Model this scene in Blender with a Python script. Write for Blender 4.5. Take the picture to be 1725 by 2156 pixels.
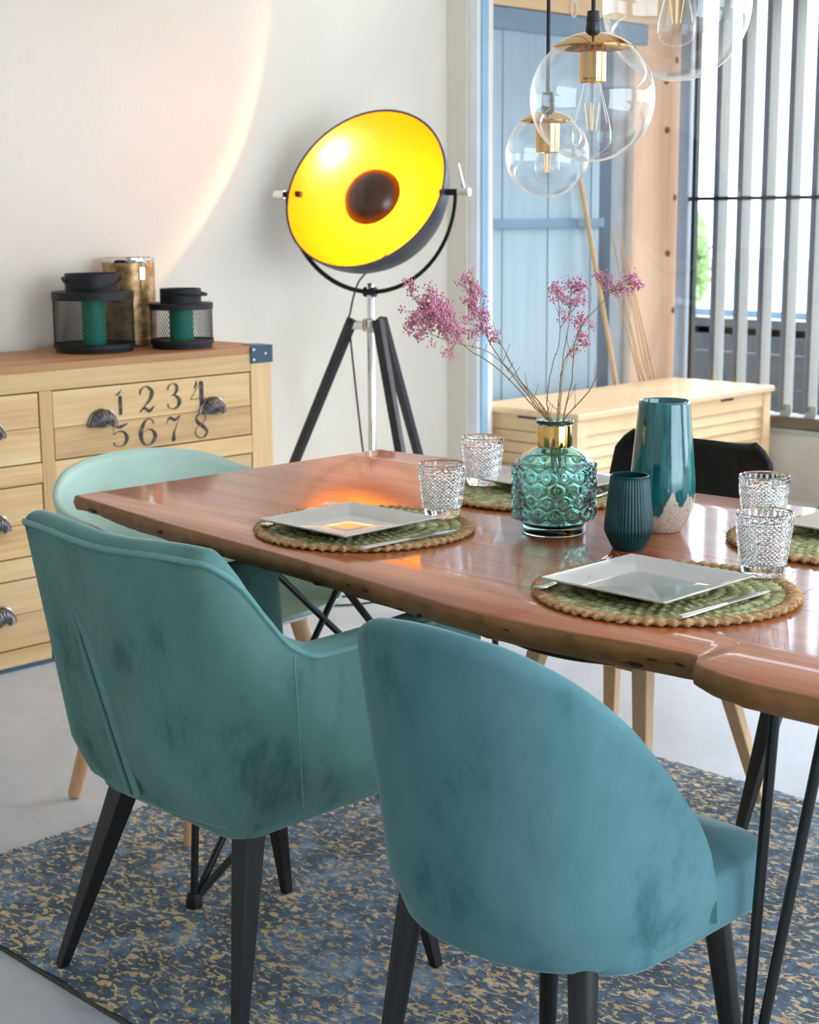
import bpy, math, random
from mathutils import Vector, Matrix, Euler
from math import pi, sin, cos, radians, sqrt

for o in list(bpy.data.objects): bpy.data.objects.remove(o)
scene = bpy.context.scene
COL = scene.collection
random.seed(7)

# ------------------------------------------------------------------ camera
cd = bpy.data.cameras.new('camera'); cam = bpy.data.objects.new('camera', cd); COL.objects.link(cam)
PIT, YAW, ROLL = 0.18889, -0.784316, -0.00726
fw = Vector((sin(YAW)*cos(PIT), cos(YAW)*cos(PIT), -sin(PIT)))
r0 = Vector((cos(YAW), -sin(YAW), 0)); u0 = r0.cross(fw)
rr = r0*cos(ROLL) + u0*sin(ROLL); uu = u0*cos(ROLL) - r0*sin(ROLL)
cm = Matrix((rr, uu, -fw)).transposed().to_4x4(); cm.translation = Vector((0, 0, 1.33))
cam.matrix_world = cm
cd.sensor_fit = 'HORIZONTAL'; cd.sensor_width = 36; cd.lens = 3283.05/1725*36
cd.clip_start = .05; cd.clip_end = 300
cd.dof.use_dof = True; cd.dof.focus_distance = 2.45; cd.dof.aperture_fstop = 12
scene.camera = cam

# ------------------------------------------------------------------ world and exposure
w = bpy.data.worlds.new('sky'); scene.world = w; w.use_nodes = True
nt = w.node_tree; nt.nodes.clear()
wo = nt.nodes.new('ShaderNodeOutputWorld'); bg = nt.nodes.new('ShaderNodeBackground')
bg.inputs[0].default_value = (0.74, 0.87, 1.0, 1); bg.inputs[1].default_value = 5.2
nt.links.new(bg.outputs[0], wo.inputs[0])
sd = bpy.data.lights.new('sun', 'SUN'); sd.energy = 4.5; sd.angle = radians(28); sd.color = (1, .97, .93)
so = bpy.data.objects.new('sun', sd); COL.objects.link(so)
so.rotation_euler = Vector((0.30, 0.82, 0.50)).to_track_quat('Z', 'Y').to_euler()
scene.view_settings.view_transform = 'Standard'; scene.view_settings.look = 'None'
scene.view_settings.gamma = 1; scene.view_settings.exposure = 0.5
scene.view_settings.use_curve_mapping = False
scene.cycles.max_bounces = 9; scene.cycles.diffuse_bounces = 4; scene.cycles.transparent_max_bounces = 20
scene.cycles.adaptive_threshold = .025
scene.cycles.transmission_bounces = 9; scene.cycles.glossy_bounces = 5
scene.cycles.sample_clamp_indirect = 6.0

# ------------------------------------------------------------------ mesh helpers
class MB:
    def __init__(s): s.v = []; s.f = []; s.m = []
    def add(s, vs, fs, mi=0):
        o = len(s.v); s.v += [tuple(p) for p in vs]
        s.f += [tuple(i+o for i in f) for f in fs]; s.m += [mi]*len(fs); return s
    def box(s, x0, x1, y0, y1, z0, z1, mi=0):
        v = [(x, y, z) for z in (z0, z1) for y in (y0, y1) for x in (x0, x1)]
        return s.add(v, [(0,2,3,1), (4,5,7,6), (0,1,5,4), (2,6,7,3), (0,4,6,2), (1,3,7,5)], mi)
    def taper(s, p0, p1, a0, a1, up=(0,0,1), mi=0, b0=None, b1=None):      # square bar from p0 to p1
        p0 = Vector(p0); p1 = Vector(p1); d = (p1-p0).normalized()
        ref = Vector((1,0,0)) if abs(d.x) < .9 else Vector((0,1,0))
        x = (ref - d*ref.dot(d)).normalized(); y = d.cross(x)
        b0 = b0 or a0; b1 = b1 or a1; v = []
        for p, a, b in ((p0, a0, b0), (p1, a1, b1)):
            for i, j in ((-1,-1), (1,-1), (1,1), (-1,1)): v.append(p + x*a*i + y*b*j)
        return s.add(v, [(0,3,2,1), (4,5,6,7), (0,1,5,4), (1,2,6,5), (2,3,7,6), (3,0,4,7)], mi)
    def lathe(s, prof, n=48, c=(0,0,0), mi=0, arc=1.0):
        v = []; f = []; k = len(prof)
        for i in range(n):
            a = 2*pi*i/n
            for r, z in prof: v.append((c[0]+r*cos(a), c[1]+r*sin(a), c[2]+z))
        for i in range(n):
            j = (i+1) % n
            for q in range(k-1): f.append((i*k+q, j*k+q, j*k+q+1, i*k+q+1))
        return s.add(v, f, mi)
    def grid(s, rows, cu=False, cv=False, mi=0, flip=False):
        nu = len(rows); nv = len(rows[0]); v = [p for r in rows for p in r]; f = []
        for i in range(nu if cu else nu-1):
            for j in range(nv if cv else nv-1):
                a, b = (i+1) % nu, (j+1) % nv
                q = (i*nv+j, a*nv+j, a*nv+b, i*nv+b)
                f.append(q[::-1] if flip else q)
        return s.add(v, f, mi)
    def tube(s, pts, r, n=8, closed=False, mi=0, flat=None):
        pts = [Vector(p) for p in pts]; k = len(pts)
        rs = r if isinstance(r, (list, tuple)) else [r]*k
        t0 = (pts[1]-pts[0]).normalized(); ref = Vector((0,0,1)) if abs(t0.z) < .9 else Vector((1,0,0))
        x = (ref - t0*ref.dot(t0)).normalized(); rows = []
        for i, p in enumerate(pts):
            if closed: t = (pts[(i+1) % k]-pts[i-1]).normalized()
            else: t = (pts[min(i+1, k-1)]-pts[max(i-1, 0)]).normalized()
            x = x - t*x.dot(t)
            x = x.normalized() if x.length > 1e-6 else t.orthogonal().normalized()
            y = t.cross(x)
            fl = flat or 1
            rows.append([p + x*rs[i]*cos(2*pi*j/n) + y*rs[i]*fl*sin(2*pi*j/n) for j in range(n)])
        o = len(s.v); s.grid(rows, cu=closed, cv=True, mi=mi, flip=True)
        if not closed:
            s.f.append(tuple(o+j for j in range(n))); s.m.append(mi)
            s.f.append(tuple(o+(k-1)*n+j for j in range(n))[::-1]); s.m.append(mi)
        return s
    def prism(s, poly, z0, z1, mi=0, mside=None, poly2=None):
        n = len(poly); p2 = poly2 or poly
        o = len(s.v); s.v += [(x, y, z0) for x, y in p2] + [(x, y, z1) for x, y in poly]
        s.f.append(tuple(o+i for i in range(n))[::-1]); s.m.append(mi)
        s.f.append(tuple(o+n+i for i in range(n))); s.m.append(mi)
        for i in range(n):
            j = (i+1) % n
            s.f.append((o+i, o+j, o+n+j, o+n+i)); s.m.append(mi if mside is None else mside)
        return s
    def build(s, name, mat, parent=None, loc=None, ang=35, bevel=0, seg=2, sub=0, solid=0, rot=None, soff=0):
        me = bpy.data.meshes.new(name); me.from_pydata(s.v, [], s.f); me.validate()
        for m in (mat if isinstance(mat, (list, tuple)) else [mat]): me.materials.append(m)
        if isinstance(mat, (list, tuple)) and len(me.polygons) == len(s.m):
            me.polygons.foreach_set('material_index', s.m)
        me.polygons.foreach_set('use_smooth', [True]*len(me.polygons))
        if ang < 180: me.set_sharp_from_angle(angle=radians(ang))
        me.update()
        o = bpy.data.objects.new(name, me); COL.objects.link(o)
        if parent: o.parent = parent
        if loc: o.location = loc
        if rot: o.rotation_euler = rot
        if solid:
            m = o.modifiers.new('solid', 'SOLIDIFY'); m.thickness = solid; m.offset = soff
        if bevel:
            m = o.modifiers.new('bevel', 'BEVEL'); m.width = bevel; m.segments = seg
            m.limit_method = 'ANGLE'; m.angle_limit = radians(40); m.harden_normals = True
        if sub:
            m = o.modifiers.new('sub', 'SUBSURF'); m.levels = sub; m.render_levels = sub
        return o

def tag(o, label=None, cat=None, group=None, kind=None):
    if label: o['label'] = label
    if cat: o['category'] = cat
    if group: o['group'] = group
    if kind: o['kind'] = kind
    return o
def thing(name, label, cat, loc=(0,0,0), rotz=0, group=None):
    o = bpy.data.objects.new(name, None); COL.objects.link(o); o.empty_display_size = .05
    o.location = loc; o.rotation_euler = (0, 0, rotz)
    return tag(o, label, cat, group)
def copy_tree(o, parent=None):
    c = o.copy(); COL.objects.link(c)
    if parent: c.parent = parent
    for ch in list(o.children): copy_tree(ch, c)
    return c
def link_copy(o, parent, loc=None):
    c = o.copy(); COL.objects.link(c); c.parent = parent
    if loc: c.location = loc
    return c
def catmull(pts, k=6, closed=False):
    pts = [tuple(p) for p in pts]; n = len(pts); out = []
    rng = range(n if closed else n-1)
    for i in rng:
        if closed: p0, p1, p2, p3 = pts[i-1], pts[i], pts[(i+1) % n], pts[(i+2) % n]
        else: p0, p1, p2, p3 = pts[max(i-1, 0)], pts[i], pts[i+1], pts[min(i+2, n-1)]
        for q in range(k):
            t = q/k
            out.append(tuple(.5*(2*b+(c-a)*t+(2*a-5*b+4*c-d)*t*t+(3*b-a-3*c+d)*t**3) for a, b, c, d in zip(p0, p1, p2, p3)))
    if not closed: out.append(pts[-1])
    return out
def smooth(a, b, x):
    t = min(1, max(0, (x-a)/(b-a))); return t*t*(3-2*t)
def interp(tab, x):
    if x <= tab[0][0]: return tab[0][1]
    n = len(tab)
    if x >= tab[-1][0]: return tab[-1][1]
    def sl(i):                                   # monotone cubic slopes
        if i == 0 or i == n-1: return 0.0
        d0 = (tab[i][1]-tab[i-1][1])/(tab[i][0]-tab[i-1][0]); d1 = (tab[i+1][1]-tab[i][1])/(tab[i+1][0]-tab[i][0])
        return 0.0 if d0*d1 <= 0 else 2*d0*d1/(d0+d1)
    for i in range(n-1):
        (a, p), (b, q) = tab[i], tab[i+1]
        if x <= b:
            h = b-a; t = (x-a)/h
            return (2*t**3-3*t*t+1)*p+(t**3-2*t*t+t)*h*sl(i)+(3*t*t-2*t**3)*q+(t**3-t*t)*h*sl(i+1)

# ------------------------------------------------------------------ materials
def srgb(r, g, b):
    f = lambda c: (c/255/12.92) if c/255 <= .04045 else ((c/255+.055)/1.055)**2.4
    return (f(r), f(g), f(b), 1)
def newmat(name):
    m = bpy.data.materials.new(name); m.use_nodes = True
    t = m.node_tree; return m, t, t.nodes['Principled BSDF']
def coords(t, scale=(1,1,1), kind='Object', rot=(0,0,0)):
    c = t.nodes.new('ShaderNodeTexCoord'); mp = t.nodes.new('ShaderNodeMapping')
    mp.inputs['Scale'].default_value = scale; mp.inputs['Rotation'].default_value = rot
    t.links.new(c.outputs[kind], mp.inputs[0]); return mp.outputs[0]
def noise(t, vec, scale, detail=4, rough=.55, dist=0):
    n = t.nodes.new('ShaderNodeTexNoise'); n.inputs['Scale'].default_value = scale
    n.inputs['Detail'].default_value = detail; n.inputs['Roughness'].default_value = rough
    n.inputs['Distortion'].default_value = dist; t.links.new(vec, n.inputs['Vector']); return n.outputs[0]
def ramp(t, fac, stops, interp_='LINEAR'):
    r = t.nodes.new('ShaderNodeValToRGB'); e = r.color_ramp.elements; r.color_ramp.interpolation = interp_
    while len(e) < len(stops): e.new(.5)
    for i, (p, c) in enumerate(stops):
        e[i].position = p; e[i].color = c if len(c) == 4 else (*c, 1)
    t.links.new(fac, r.inputs[0]); return r.outputs[0]
def mixc(t, fac, a, b, mode='MIX'):
    m = t.nodes.new('ShaderNodeMix'); m.data_type = 'RGBA'; m.blend_type = mode
    for s, v in ((m.inputs[0], fac), (m.inputs[6], a), (m.inputs[7], b)):
        if hasattr(v, 'is_output') or isinstance(v, bpy.types.NodeSocket): t.links.new(v, s)
        else: s.default_value = v
    return m.outputs[2]
def math_(t, op, a, b=0.0):
    m = t.nodes.new('ShaderNodeMath'); m.operation = op
    for s, v in ((m.inputs[0], a), (m.inputs[1], b)):
        if isinstance(v, bpy.types.NodeSocket): t.links.new(v, s)
        else: s.default_value = v
    return m.outputs[0]
def bump(t, bs, h, strength=.3, dist=.002):
    b = t.nodes.new('ShaderNodeBump'); b.inputs['Strength'].default_value = strength
    b.inputs['Distance'].default_value = dist; t.links.new(h, b.inputs['Height'])
    t.links.new(b.outputs[0], bs.inputs['Normal'])
def setp(bs, **k):
    names = dict(rough='Roughness', metal='Metallic', spec='Specular IOR Level', coat='Coat Weight', coatr='Coat Roughness',
                 sheen='Sheen Weight', sheenr='Sheen Roughness', ior='IOR', trans='Transmission Weight', alpha='Alpha',
                 emit='Emission Strength', sss='Subsurface Weight', aniso='Anisotropic')
    for a, v in k.items(): bs.inputs[names[a]].default_value = v
def mat(name, stops, scale=8, stretch=(1,1,1), detail=4, dist=0, bstr=0, bdist=.001, bscale=None, bstretch=None, rnd=0, **k):
    m, t, bs = newmat(name)
    if isinstance(stops, tuple): stops = [(.35, tuple(c*.93 for c in stops[:3])), (.65, tuple(min(1, c*1.05) for c in stops[:3]))]
    v = coords(t, stretch); f = noise(t, v, scale, detail, dist=dist)
    col = ramp(t, f, stops)
    if rnd:
        oi = t.nodes.new('ShaderNodeObjectInfo')
        val = math_(t, 'MULTIPLY_ADD', oi.outputs['Random'], rnd); val.node.inputs[2].default_value = 1-rnd/2
        h = t.nodes.new('ShaderNodeHueSaturation'); t.links.new(col, h.inputs['Color']); t.links.new(val, h.inputs['Value'])
        col = h.outputs[0]
    t.links.new(col, bs.inputs['Base Color'])
    if bstr:
        bf = f if not bscale else noise(t, coords(t, bstretch or (1,1,1)), bscale, 3)
        bump(t, bs, bf, bstr, bdist)
    setp(bs, **k); return m

def wood(name, stops, axis='x', scale=3.0, fine=60, rough=.5, rnd=.12, bstr=.15, **k):
    m, t, bs = newmat(name)
    st = {'x': (.12, 1, 1), 'y': (1, .12, 1), 'z': (1, 1, .12)}[axis]
    oi = t.nodes.new('ShaderNodeObjectInfo')
    c = t.nodes.new('ShaderNodeTexCoord'); ad = t.nodes.new('ShaderNodeVectorMath'); ad.operation = 'MULTIPLY_ADD'
    ad.inputs[1].default_value = (1, 1, 1); t.links.new(c.outputs['Object'], ad.inputs[0])
    sc = t.nodes.new('ShaderNodeVectorMath'); sc.operation = 'SCALE'; sc.inputs[0].default_value = (7, 5, 3)
    t.links.new(oi.outputs['Random'], sc.inputs['Scale']); t.links.new(sc.outputs[0], ad.inputs[2])
    mp = t.nodes.new('ShaderNodeMapping'); mp.inputs['Scale'].default_value = st; t.links.new(ad.outputs[0], mp.inputs[0])
    f1 = noise(t, mp.outputs[0], scale*3, 5, .6, 1.2)
    mp2 = t.nodes.new('ShaderNodeMapping'); mp2.inputs['Scale'].default_value = tuple(a if a == 1 else .03 for a in st)
    t.links.new(ad.outputs[0], mp2.inputs[0])
    f2 = noise(t, mp2.outputs[0], fine*2, 3, .6)
    f = math_(t, 'MULTIPLY_ADD', f2, .35); t.links.new(math_(t, 'MULTIPLY', f1, .8), f.node.inputs[2])
    col = ramp(t, f, stops)
    h = t.nodes.new('ShaderNodeHueSaturation'); t.links.new(col, h.inputs['Color'])
    val = math_(t, 'MULTIPLY_ADD', oi.outputs['Random'], rnd*2); val.node.inputs[2].default_value = 1-rnd
    t.links.new(val, h.inputs['Value']); t.links.new(h.outputs[0], bs.inputs['Base Color'])
    if bstr: bump(t, bs, f2, bstr, .0008)
    setp(bs, rough=rough, **k); return m

def velvet(name, lo, hi, seed=0):
    m, t, bs = newmat(name)
    v = coords(t, (1.0, 1.0, .55), rot=(0, 0, seed))
    f = noise(t, v, 9, 6, .65, .15)
    f2 = noise(t, coords(t), 900, 2)
    col = ramp(t, f, [(.30, lo), (.45, tuple(a*.25+b*.75 for a, b in zip(lo, hi))), (.62, hi)])
    t.links.new(col, bs.inputs['Base Color'])
    bump(t, bs, f2, .25, .0006)
    setp(bs, rough=.9, spec=.1, sheen=.4, sheenr=.28)
    bs.inputs['Sheen Tint'].default_value = (.7, .85, .85, 1)
    return m
MV1 = velvet('teal_velvet', srgb(58, 98, 94), srgb(104, 142, 136), .3)
MV2 = velvet('blue_teal_velvet', srgb(61, 101, 106), srgb(92, 132, 137), 1.2)
MPIPE = mat('velvet_piping', srgb(96, 150, 144), 20, rough=.8, sheen=.3)
MBLK = mat('black_metal', srgb(22, 22, 25), 30, rough=.38, spec=.5)
MBLKM = mat('black_matte', srgb(30, 31, 34), 30, rough=.55, metal=.3)
MBLKS = mat('black_shell', srgb(16, 15, 15), 30, rough=.5, spec=.3)
MCHR = mat('chrome', (.82, .83, .84), 5, metal=1, rough=.08)
MSTEEL = mat('cutlery_steel', (.72, .72, .72), 5, metal=1, rough=.13)
MGOLD = mat('polished_gold', (.78, .49, .18), 5, metal=1, rough=.09)
MMINT = mat('mint_plastic', srgb(186, 212, 196), 4, rough=.42, spec=.4)
MWHITE = mat('white_frame', srgb(236, 238, 240), 4, rough=.5)
MPLATE = mat('white_porcelain', srgb(196, 191, 183), 4, rough=.07, spec=.6, coat=.3, coatr=.03)
MBEECH = wood('beech', [(.3, srgb(186, 138, 92)), (.7, srgb(222, 178, 130))], 'z', 3, rough=.45, rnd=.05)
MOAK = wood('pale_oak', [(.3, srgb(188, 150, 105)), (.7, srgb(220, 186, 142))], 'z', 3, rough=.45, rnd=.05)
MMANGO = wood('mango_wood', [(.28, srgb(122, 96, 62)), (.42, srgb(190, 150, 98)), (.56, srgb(218, 180, 124)), (.80, srgb(236, 208, 160))], 'y', 1.3, 34, .55, .14)
MMANGOV = wood('mango_wood_upright', [(.25, srgb(184, 144, 92)), (.5, srgb(212, 174, 120)), (.8, srgb(230, 198, 146))], 'z', 1.6, 30, .55, .06)
MMTOP = wood('mango_top', [(.25, srgb(120, 76, 42)), (.5, srgb(168, 118, 72)), (.8, srgb(196, 148, 98))], 'y', 1.6, 30, .5, .08)
MTAB = wood('table_acacia', [(.28, srgb(52, 18, 8)), (.40, srgb(120, 52, 22)), (.54, srgb(162, 80, 36)), (.74, srgb(200, 118, 60))], 'x', 1.6, 40, .30, .16, .04, coat=.65, coatr=.07)
MEDGE = wood('live_edge', [(.25, srgb(84, 50, 24)), (.5, srgb(132, 88, 46)), (.8, srgb(166, 116, 66))], 'x', 2, 50, .5, .08, .3)
MBARK = mat('dark_knot', srgb(52, 32, 18), 60, rough=.8, bstr=.6, bdist=.002)
MRIM = mat('antique_pull', [(.3, (.08, .075, .08, 1)), (.7, (.26, .25, .26, 1))], 60, metal=1, rough=.28)
MBRKT = mat('blue_steel_corner', srgb(68, 90, 104), 20, metal=.6, rough=.35)
MINK = mat('stencil_ink', [(.38, srgb(120, 96, 66)), (.5, srgb(60, 58, 60)), (.7, srgb(52, 52, 56))], 60, rough=.8)
MJUTE = mat('jute', [(.3, srgb(142, 104, 66)), (.5, srgb(186, 146, 98)), (.7, srgb(212, 178, 132))], 140, rough=.9, bstr=.6, bdist=.002)
MGREENW = mat('sage_braid', [(.3, srgb(128, 112, 66)), (.42, srgb(154, 146, 98)), (.54, srgb(172, 174, 128)), (.7, srgb(206, 208, 176))], 55, rough=.9, bstr=.6, bdist=.002)
MSTEM = mat('dry_stem', srgb(150, 118, 74), 60, rough=.8)
MBLOS = mat('pink_blossom', [(.3, srgb(188, 104, 136)), (.55, srgb(222, 146, 174)), (.75, srgb(242, 188, 204))], 160, rough=.8)
MCORD = mat('black_cord', srgb(20, 20, 22), 50, rough=.6)
MCONC = mat('concrete', [(.3, srgb(190, 186, 178)), (.7, srgb(214, 212, 206))], 5, detail=8, rough=.75, bstr=.1)
MCANDLE = mat('green_candle', srgb(12, 140, 116), 6, rough=.5, sss=.1)

def glass_thin(name, tint=(1,1,1), lo=.03, rough=0.0, blend=.35, gtint=(1,1,1), mx=.9):
    m, t, bs = newmat(name); t.nodes.remove(bs); out = t.nodes['Material Output']
    tr = t.nodes.new('ShaderNodeBsdfTransparent'); tr.inputs[0].default_value = (*tint, 1)
    gl = t.nodes.new('ShaderNodeBsdfGlossy'); gl.inputs['Roughness'].default_value = rough; gl.inputs[0].default_value = (*gtint, 1)
    lw = t.nodes.new('ShaderNodeLayerWeight'); lw.inputs[0].default_value = .5
    pw = math_(t, 'POWER', lw.outputs['Facing'], blend)
    mr = t.nodes.new('ShaderNodeMapRange'); mr.inputs[3].default_value = lo; mr.inputs[4].default_value = mx
    t.links.new(pw, mr.inputs[0])
    mx = t.nodes.new('ShaderNodeMixShader'); t.links.new(mr.outputs[0], mx.inputs[0])
    t.links.new(tr.outputs[0], mx.inputs[1]); t.links.new(gl.outputs[0], mx.inputs[2]); t.links.new(mx.outputs[0], out.inputs[0]); return m
MPANE = glass_thin('window_glass', (.985, .99, 1), .03, blend=4.0, mx=.7)
MGLOBE = glass_thin('globe_glass', (.985, .99, .99), .05, blend=3.6, mx=1.0)
MGLOBEI = glass_thin('globe_glass_inside', (.985, .99, .99), .03, blend=5.0, mx=.8)
MBULB = glass_thin('bulb_glass', (.98, .98, .98), .03, blend=4.5, mx=.9)
def glass(name, col, ior=1.48, rough=0.0):
    m, t, bs = newmat(name); setp(bs, trans=1, ior=ior, rough=rough, spec=.5)
    c = noise(t, coords(t), 3); t.links.new(ramp(t, c, [(.4, col), (.6, tuple(min(1, x*1.02) for x in col[:3]))]), bs.inputs['Base Color']); return m
MTUMB = glass('clear_glass', (.98, .99, 1, 1), 1.46)
MAQUA = glass('aqua_glass', (.55, .94, .90, 1), 1.30)
setp(MAQUA.node_tree.nodes['Principled BSDF'], coat=.6, coatr=.02)
# ------------------------------------------------------------------ the room
def floor_mat():
    m, t, bs = newmat('polished_concrete')
    f = noise(t, coords(t), 1.6, 8, .6, .6); f2 = noise(t, coords(t), 14, 6)
    a = ramp(t, f, [(.3, srgb(178, 180, 184)), (.5, srgb(192, 195, 201)), (.7, srgb(204, 207, 214))])
    b = ramp(t, f2, [(.35, (.86, .86, .86)), (.6, (1, 1, 1))])
    t.links.new(mixc(t, .6, a, b, 'MULTIPLY'), bs.inputs['Base Color'])
    t.links.new(ramp(t, f2, [(.3, (.28, .28, .28)), (.7, (.42, .42, .42))]), bs.inputs['Roughness']); setp(bs, spec=.45); return m
def wall_mat():
    m, t, bs = newmat('textured_plaster')
    f = noise(t, coords(t, (1, 1, .5)), 90, 4); f2 = noise(t, coords(t), 1.2, 4)
    t.links.new(ramp(t, f2, [(.3, srgb(230, 222, 208)), (.7, srgb(238, 231, 219))]), bs.inputs['Base Color'])
    bump(t, bs, f, .35, .0025); setp(bs, rough=.75, spec=.25); return m
MFLOOR = floor_mat(); MWALL = wall_mat()
WX = -4.48; WY = 4.72; CZ = 2.62
tag(MB().box(WX-.12, 2.2, -2.6, WY+.16, -.12, 0).build('floor', MFLOOR), 'pale polished concrete floor of the dining room', kind='structure')
tag(MB().box(WX-.12, 2.2, -2.6, WY+.16, CZ, CZ+.12).build('ceiling', mat('ceiling_white', srgb(238, 238, 236), 3, rough=.8)), 'white flat ceiling', kind='structure')
tag(MB().box(WX-.12, WX, -2.6, WY+.16, 0, CZ).build('wall_left', MWALL), 'white textured plaster wall behind the sideboard', kind='structure')
tag(MB().box(WX, -4.372, WY, WY+.16, 0, CZ).build('wall_end', MWALL), 'narrow white plaster return beside the window', kind='structure')

tag(MB().box(WX-.12, 2.2, -2.6, -2.48, 0, CZ).build('wall_back', MWALL), 'white plaster wall behind the camera', kind='structure')
wr = MB(); wr.box(2.2, 2.32, -2.6, .6, 0, CZ); wr.box(2.2, 2.32, 3.8, WY+.16, 0, CZ); wr.box(2.2, 2.32, .6, 3.8, 2.35, CZ)
tag(wr.build('wall_right', MWALL), 'white plaster wall with a wide opening to the right of the camera', kind='structure')
win = bpy.data.objects.new('window_1', None); COL.objects.link(win); tag(win, 'full height glazed wall with white frame', kind='structure')
MALU = mat('window_frame_white', srgb(238, 240, 242), 4, rough=.35)
MSEAL = mat('window_seal_blue', srgb(150, 190, 216), 4, rough=.3, spec=.6)
for i, x in enumerate((-4.372, -1.3, 1.7)):
    MB().box(x, x+.05, WY+.01, WY+.09, .0, CZ).build('window_frame', MALU, win, bevel=.004)
    MB().box(x+.05, x+.058, WY+.03, WY+.07, .05, CZ-.05).build('seal', MSEAL, win)
for z0, z1 in ((0, .05), (CZ-.05, CZ)):
    for x0, x1 in ((-4.31, -1.3), (-1.238, 1.7)):
        MB().box(x0, x1, WY+.01, WY+.09, z0, z1).build('window_frame', MALU, win)
for x0, x1 in ((-4.31, -1.3), (-1.238, 1.7)):
    MB().box(x0, x1, WY+.046, WY+.052, .05, CZ-.05).build('pane', MPANE, win)

# ------------------------------------------------------------------ the terrace outside
tag(MB().box(-7, 2.2, WY+.16, 6.72, -.12, -.005).build('floor_terrace', MCONC), 'pale concrete terrace floor outside the glass', kind='structure')
MBLUE = wood('blue_painted_board', [(.25, srgb(134, 160, 178)), (.5, srgb(152, 178, 194)), (.8, srgb(168, 192, 206))], 'z', 1.2, 30, .6, .05)
MBLUED = mat('blue_painted_rail', srgb(108, 138, 164), 9, rough=.55)
MPINE = wood('pine_timber', [(.25, srgb(196, 142, 108)), (.5, srgb(222, 174, 138)), (.8, srgb(236, 198, 164))], 'z', 1.4, 30, .6, .06)
MPINEY = wood('pine_beam', [(.25, srgb(206, 158, 110)), (.5, srgb(228, 188, 140)), (.8, srgb(238, 206, 164))], 'y', 1.4, 30, .6, .06)
wt = bpy.data.objects.new('wall_terrace', None); COL.objects.link(wt); tag(wt, 'blue painted board wall at the end of the terrace', kind='structure')
y = WY+.17
k = 0
while y < 5.86:
    y1 = min(y+.155, 5.88)
    MB().box(-4.66, -4.60-(.004 if k % 2 else 0), y+.0009, y1-.0009, 0, 2.2).build('board', MBLUE, wt, bevel=.003); y = y1; k += 1
MB().box(-4.61, -4.585, WY+.17, 5.9, 1.262, 1.305).build('rail', MBLUED, wt, bevel=.003)
MB().box(-4.61, -4.575, WY+.17, 6.2, 2.10, 2.19).build('top_rail', MBLUED, wt, bevel=.003)
MB().box(-4.72, -4.60, 5.88, 5.97, 0, 2.2).build('end_post', mat('dark_slate_paint', srgb(70, 90, 112), 8, rough=.6), wt, bevel=.004)
bm = MB().box(-4.78, -4.57, WY+.17, 6.7, 2.195, 2.42).build('timber_beam', MPINEY, bevel=.006)
tag(bm, 'pale timber roof beam above the blue board wall', 'beam')
MB().tube([(-4.565, 5.63+.022*cos(a), 2.22+.035*sin(a)) for a in [i*2*pi/20 for i in range(20)]], .004, 6, True).build('rope_ring', mat('white_rope', srgb(232, 230, 222), 40, rough=.8), bm)
tag(MB().box(-7, 2.2, WY+.16, 6.9, 2.43, 2.5).build('ceiling_terrace', MPINEY), 'timber boarding under the terrace roof', kind='structure')  # left run past the blue wall is added to shade the pine post
tag(MB().box(-4.802, -4.587, 6.40, 6.56, 0, 2.43).build('timber_post', MPINE, bevel=.008), 'thick knotty pine corner post of the terrace', 'post')
po = MB().box(-5.02, -4.86, 6.40, 6.56, 0, 2.43).build('concrete_post', mat('grey_concrete', srgb(150, 150, 148), 12, rough=.8), bevel=.03)
tag(po, 'grey rounded concrete post behind the pine post', 'post')
for k, (dy, z) in enumerate(((.02, 2.05), (.10, 1.72), (.03, 1.40), (.12, 1.13), (.04, .85), (.09, 1.95))):
    nn = MB(); nn.lathe([(0, .0015), (.012, .001), (.016, 0)], 14); 
    b_ = nn.build('knot', mat('pine_knot', srgb(126, 84, 66), 50, rough=.7) if k == 0 else bpy.data.materials['pine_knot'], bpy.data.objects['timber_post'])
    if k % 2: b_.location = (-4.70+dy, 6.3995, z); b_.rotation_euler = (pi/2, 0, 0)
    else: b_.location = (-4.5865, 6.43+dy, z); b_.rotation_euler = (0, pi/2, 0)
tag(MB().box(-5.5, -5.38, WY+.16, 6.66, 0, 2.43).build('wall_sky_block', bpy.data.materials['dark_slate_paint']), 'dark slate wall added behind the blue boards to block sky light', kind='structure')  # added wall, keeps sky light off the pine post
tag(MB().box(-8, 2.2, 6.45, 6.66, -.12, .30).build('wall_parapet', MCONC), 'low pale concrete parapet below the slat screen', kind='structure')
tag(MB().box(-4.56, -4.50, 6.44, 6.52, .30, 2.43).build('steel_post', mat('grey_steel', srgb(150, 160, 172), 9, metal=.1, rough=.45), bevel=.003), 'slim grey steel post beside the pine post', 'post')

scr = thing('slat_screen', 'tall screen of upright pale grey timber slats along the terrace edge', 'screen', (0, 6.5, .3))
MSLAT = wood('weathered_slat', [(.25, srgb(98, 96, 92)), (.5, srgb(118, 117, 114)), (.8, srgb(134, 133, 130))], 'z', 2, 40, .7, .05)
MRAILD = mat('dark_rail', srgb(92, 84, 78), 14, rough=.6)
MBRK = mat('galvanised_bracket', srgb(168, 186, 196), 10, metal=.5, rough=.4)
MB().box(-4.5, 1.6, -.05, .07, .02, .075).build('bottom_rail', MRAILD, scr, bevel=.003)
MB().box(-4.5, 1.6, -.06, .09, -.005, .018).build('flashing', MBRK, scr)
MB().box(-4.5, 1.6, -.05, .07, 2.05, 2.12).build('top_rail', MRAILD, scr)
MB().box(-4.5, 1.6, -.052, -.030, 1.083, 1.101).build('cross_bar', MBLKM, scr)
MB().box(-4.482, -4.462, -.05, -.02, .075, 2.05).build('frame_post', MBLKM, scr)
s0 = MB().box(-.0135, .0135, -.041, .041, .10, 2.05).build('slat', MSLAT, scr, (-4.354, .012, 0))
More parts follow.
